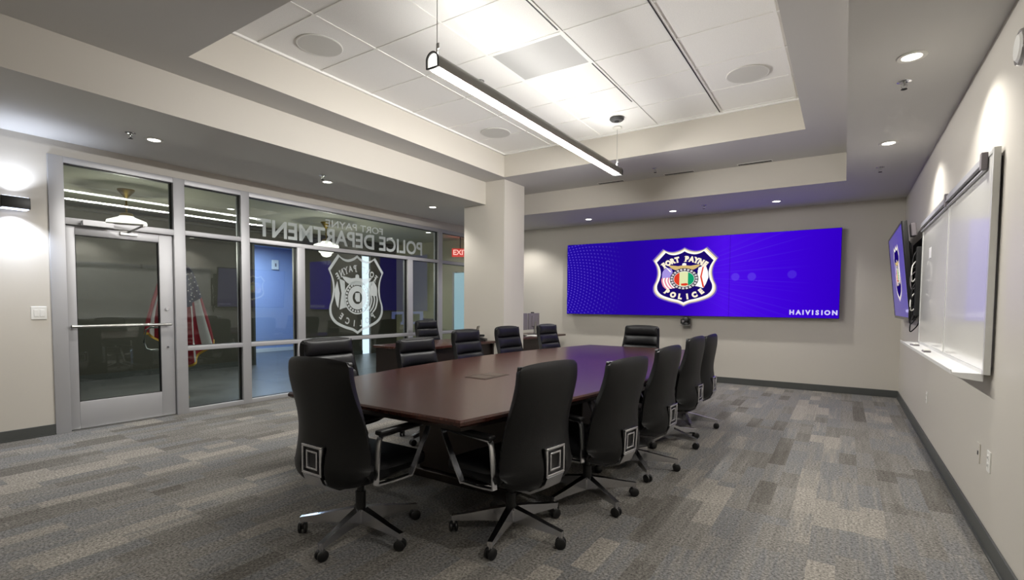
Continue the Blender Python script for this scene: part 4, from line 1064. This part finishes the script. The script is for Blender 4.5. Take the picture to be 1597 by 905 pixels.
def make_chair(label):
    t = thing('executive_chair', label, 'chair', (0, 0, 0), 0, 'black leather chairs around the conference table')
    n = 3
    py = catm([p[0] for p in PROF], n); pz = catm([p[1] for p in PROF], n); hwd = catm(HWID, n); wr = catm(WRAP, n)
    NU = 26
    bm = B(); g = []
    for j in range(len(py)):
        a, b_ = max(0, j-1), min(len(py)-1, j+1)
        d = Vector((0, py[b_]-py[a], pz[b_]-pz[a])).normalized(); nn = Vector((0, -d.z, d.y)) if True else None
        # inward normal: toward +y for the back, toward +z for the seat
        nn = Vector((0, -d.z, d.y))
        row = []
        for i in range(NU+1):
            u = -1+2*i/NU
            p = Vector((hwd[j]*u*(1-0.04*abs(u)**6), py[j], pz[j])) + nn*wr[j]*abs(u)**2.6
            row.append(bm.verts.new(p))
        g.append(row)
    for j in range(len(g)-1):
        zc = (pz[j]+pz[j+1])/2; yc = (py[j]+py[j+1])/2
        for i in range(NU):
            uc = abs(-1+2*(i+0.5)/NU)
            if uc < 0.29 and zc < 0.575 and yc < -0.15: continue      # notch that holds the chrome bracket
            bm.faces.new((g[j][i], g[j][i+1], g[j+1][i+1], g[j+1][i]))
    for v in [v for v in bm.verts if not v.link_faces]: bm.verts.remove(v)
    bmesh.ops.recalc_face_normals(bm, faces=bm.faces[:])
    # make sure the normals look outwards (rear face looks to -y)
    f0 = min(bm.faces, key=lambda f: f.calc_center_median().y)
    if f0.normal.y > 0: bmesh.ops.reverse_faces(bm, faces=bm.faces[:])
    sh = obj('shell', bm, M_leather, t, smooth=60, fix=False)
    so = sh.modifiers.new('thick', 'SOLIDIFY'); so.thickness = 0.042; so.offset = -1
    be = sh.modifiers.new('round', 'BEVEL'); be.width = 0.012; be.segments = 3; be.limit_method = 'ANGLE'; be.angle_limit = math.radians(50)
    # quilted pads on the front of the back
    zs = [0.49, 0.625, 0.76, 0.895, 1.022]
    def yat(z):
        for j in range(len(pz)-1):
            if pz[j] >= z >= pz[j+1]: 
                k = (pz[j]-z)/(pz[j]-pz[j+1]+1e-9); return py[j]+(py[j+1]-py[j])*k, hwd[j], wr[j]
        return py[0], hwd[0], wr[0]
    for a, b_ in zip(zs, zs[1:]):
        bm = B(); rows = []
        m_ = 8
        for j in range(m_+1):
            s = j/m_; z = a+(b_-a)*s; y, h_, w_ = yat(min(z, 1.06)); bulge = 0.030*(math.sin(PI*s)**0.45 if 0 < s < 1 else 0)
            row = []
            for i in range(17):
                u = -1+2*i/16; e = (1-abs(u)**8)
                row.append(bm.verts.new((u*(h_-0.028), y+0.040+w_*abs(u*0.92)**2.6+bulge*e+0.004, z)))
            rows.append(row)
        for j in range(m_):
            for i in range(16): bm.faces.new((rows[j][i], rows[j][i+1], rows[j+1][i+1], rows[j+1][i]))
        bmesh.ops.recalc_face_normals(bm, faces=bm.faces[:])
        r = bmesh.ops.extrude_face_region(bm, geom=bm.faces[:])
        for v in [q for q in r['geom'] if isinstance(q, bmesh.types.BMVert)]: v.co.y -= 0.020
        obj('back_pad', bm, M_leather_pad, t, smooth=70)
    # seat cushion
    bm = B(); box(bm, -0.262, -0.23, 0.385, 0.262, 0.27, 0.468, 0.032); obj('seat_cushion', bm, M_leather_pad, t, smooth=60)
    # chrome bracket in the notch
    bm = B()
    def fr(w_, z0, z1, y, th, dep):
        for s in (-1, 1): box(bm, s*w_/2-th/2, y-dep, z0, s*w_/2+th/2, y+0.01, z1, 0.002)
        box(bm, -w_/2-th/2, y-dep, z0-th/2, w_/2+th/2, y+0.01, z0+th/2, 0.002); box(bm, -w_/2-th/2, y-dep, z1-th/2, w_/2+th/2, y+0.01, z1+th/2, 0.002)
    fr(0.148, 0.435, 0.578, -0.305, 0.013, 0.014)
    fr(0.082, 0.462, 0.550, -0.305, 0.010, 0.012)
    sweep(bm, [(0, -0.312, 0.428), (0, -0.285, 0.365), (0, -0.20, 0.318), (0, -0.06, 0.310)], 0.148, 0.014, (1, 0, 0))
    bk = obj('back_bracket', bm, M_chrome, t, smooth=30)
    bm = B(); box(bm, -0.07, -0.30, 0.44, 0.07, -0.285, 0.572, 0.002); obj('bracket_insert', bm, M_black, bk)
    # arms: chrome loop with black pad
    for s in (-1, 1):
        x = 0.32*s
        pts = spl([(x, -0.135, 0.638), (x, -0.150, 0.60), (x, -0.165, 0.42), (x, -0.145, 0.395), (x, 0.05, 0.385), (x, 0.085, 0.40), (x, 0.215, 0.615), (x, 0.215, 0.645)], 4)
        bm = B(); sweep(bm, pts, 0.032, 0.009, (1, 0, 0)); sweep(bm, [(x, -0.137, 0.642), (x, 0.217, 0.648)], 0.032, 0.009, (1, 0, 0))
        sweep(bm, [(x, -0.05, 0.388), (x-s*0.06, -0.05, 0.375), (x-s*0.12, -0.05, 0.345)], 0.03, 0.01, (0, 1, 0))
        ar = obj('armrest', bm, M_chrome, t, smooth=40)
        bm = B(); box(bm, x-0.026, -0.155, 0.646, x+0.026, 0.235, 0.672, 0.010); obj('arm_pad', bm, M_leather, ar, smooth=50)
    # column and tilt mechanism
    bm = B(); cyl(bm, (0, 0, 0.10), (0, 0, 0.25), 0.029); cyl(bm, (0, 0, 0.25), (0, 0, 0.34), 0.019); box(bm, -0.08, -0.14, 0.315, 0.08, 0.10, 0.343, 0.01); obj('gas_column', bm, M_black, t, smooth=40)
    # five star base
    bm = B(); lathe(bm, [(0.0, 0.075), (0.042, 0.075), (0.047, 0.10), (0.045, 0.142), (0.03, 0.148), (0.0, 0.148)], 24)
    for k in range(5):
        a = 2*PI*k/5; c_, s_ = math.cos(a), math.sin(a)
        pts = [(0.03*c_, 0.03*s_, 0.112), (0.12*c_, 0.12*s_, 0.106), (0.24*c_, 0.24*s_, 0.092), (0.345*c_, 0.345*s_, 0.082)]
        sweep(bm, pts, 0, 0, (-s_, c_, 0), ws=[(0.044, 0.085), (0.038, 0.066), (0.032, 0.044), (0.028, 0.028)])
        cyl(bm, (0.335*c_, 0.335*s_, 0.052), (0.335*c_, 0.335*s_, 0.088), 0.012, seg=12)
    bs = obj('star_base', bm, M_chrome, t, smooth=30)
    for k in range(5):
        a = 2*PI*k/5; rot = Matrix.Rotation(a+0.9*k, 4, 'Z')
        bm = B()
        for s in (-1, 1):
            MM = Matrix.Translation((0, s*0.015, 0.030)) @ Matrix.Rotation(PI/2, 4, 'X')
            lathe(bm, [(0.0, -0.009), (0.024, -0.009), (0.030, -0.005), (0.030, 0.005), (0.024, 0.009), (0.0, 0.009)], 20, MM)
        box(bm, -0.022, -0.006, 0.026, 0.020, 0.006, 0.056, 0.004); cyl(bm, (0.0, 0, 0.045), (0.0, 0, 0.062), 0.011, seg=12)
        for v in bm.verts: v.co = rot @ v.co
        co = obj('caster', bm, M_black, bs, smooth=40); co.location = (0.335*math.cos(a), 0.335*math.sin(a), 0)
    return t
CH = [  # base x, y, facing (deg from +Y, counter-clockwise), base azimuth, seat height change, recline, label
 (-2.29, 1.90, 0, 69, 0, 0, 'black executive chair at the near end of the table, seen from behind at left'),
 (-1.585, 2.40, 82, 69, -0.02, 0, 'black executive chair at the near right table corner, seen from behind'),
 (-1.44, 3.12, 82, 40, -0.03, 3, 'second black chair along the right side of the table'),
 (-1.40, 3.92, 87, 20, -0.02, 1, 'third black chair along the right side of the table'),
 (-1.42, 4.89, 88, 50, 0, 0, 'fourth black chair along the right side of the table'),
 (-1.45, 5.64, 90, 10, -0.015, 0, 'farthest black chair along the right side of the table'),
 (-2.42, 6.75, 180, 30, 0, 0, 'black chair at the far end of the table facing the camera'),
 (-3.40, 2.70, -90, 30, -0.01, 0, 'black chair on left side of table, partly behind the near end chair'),
 (-3.36, 3.70, -93, 60, -0.06, 0, 'black chair on left side of table beside the desk end'),
 (-3.44, 4.62, -89, 15, -0.01, 0, 'black chair on left side of table, left of the column'),
 (-3.45, 5.48, -93, 45, 0, 0, 'black chair on left side of table directly in front of the column'),
 (-3.42, 6.48, -93, 5, 0, 0, 'black chair on left side of table, right of the column'),
 (-5.85, 6.50, -94, 25, 0, 0, 'black chair behind the desk against the glass wall'),
]
c0 = make_chair(CH[0][6])
for i, (x, y, fa, ba, dz, rec, lb) in enumerate(CH):
    if i == 0: c_ = c0; c_.location = (x, y, 0); c_.rotation_euler = (0, 0, math.radians(fa))
    else: c_ = dup(c0, (x, y, 0), math.radians(fa), lb)
    for ch in c_.children:
        if ch.name.startswith('star_base'): ch.rotation_euler = (0, 0, math.radians(ba-fa))
        elif ch.name.startswith('gas_column'): ch.scale = (1, 1, (0.34+dz)/0.34)
        else:
            R_ = Matrix.Translation((0, 0, 0.34+dz)) @ Matrix.Rotation(math.radians(rec), 4, 'X') @ Matrix.Translation((0, 0, -0.34))
            ch.location = R_.to_translation(); ch.rotation_euler = (math.radians(rec), 0, 0)
    if i == len(CH)-1: c_['group'] = 'chairs behind the desks'
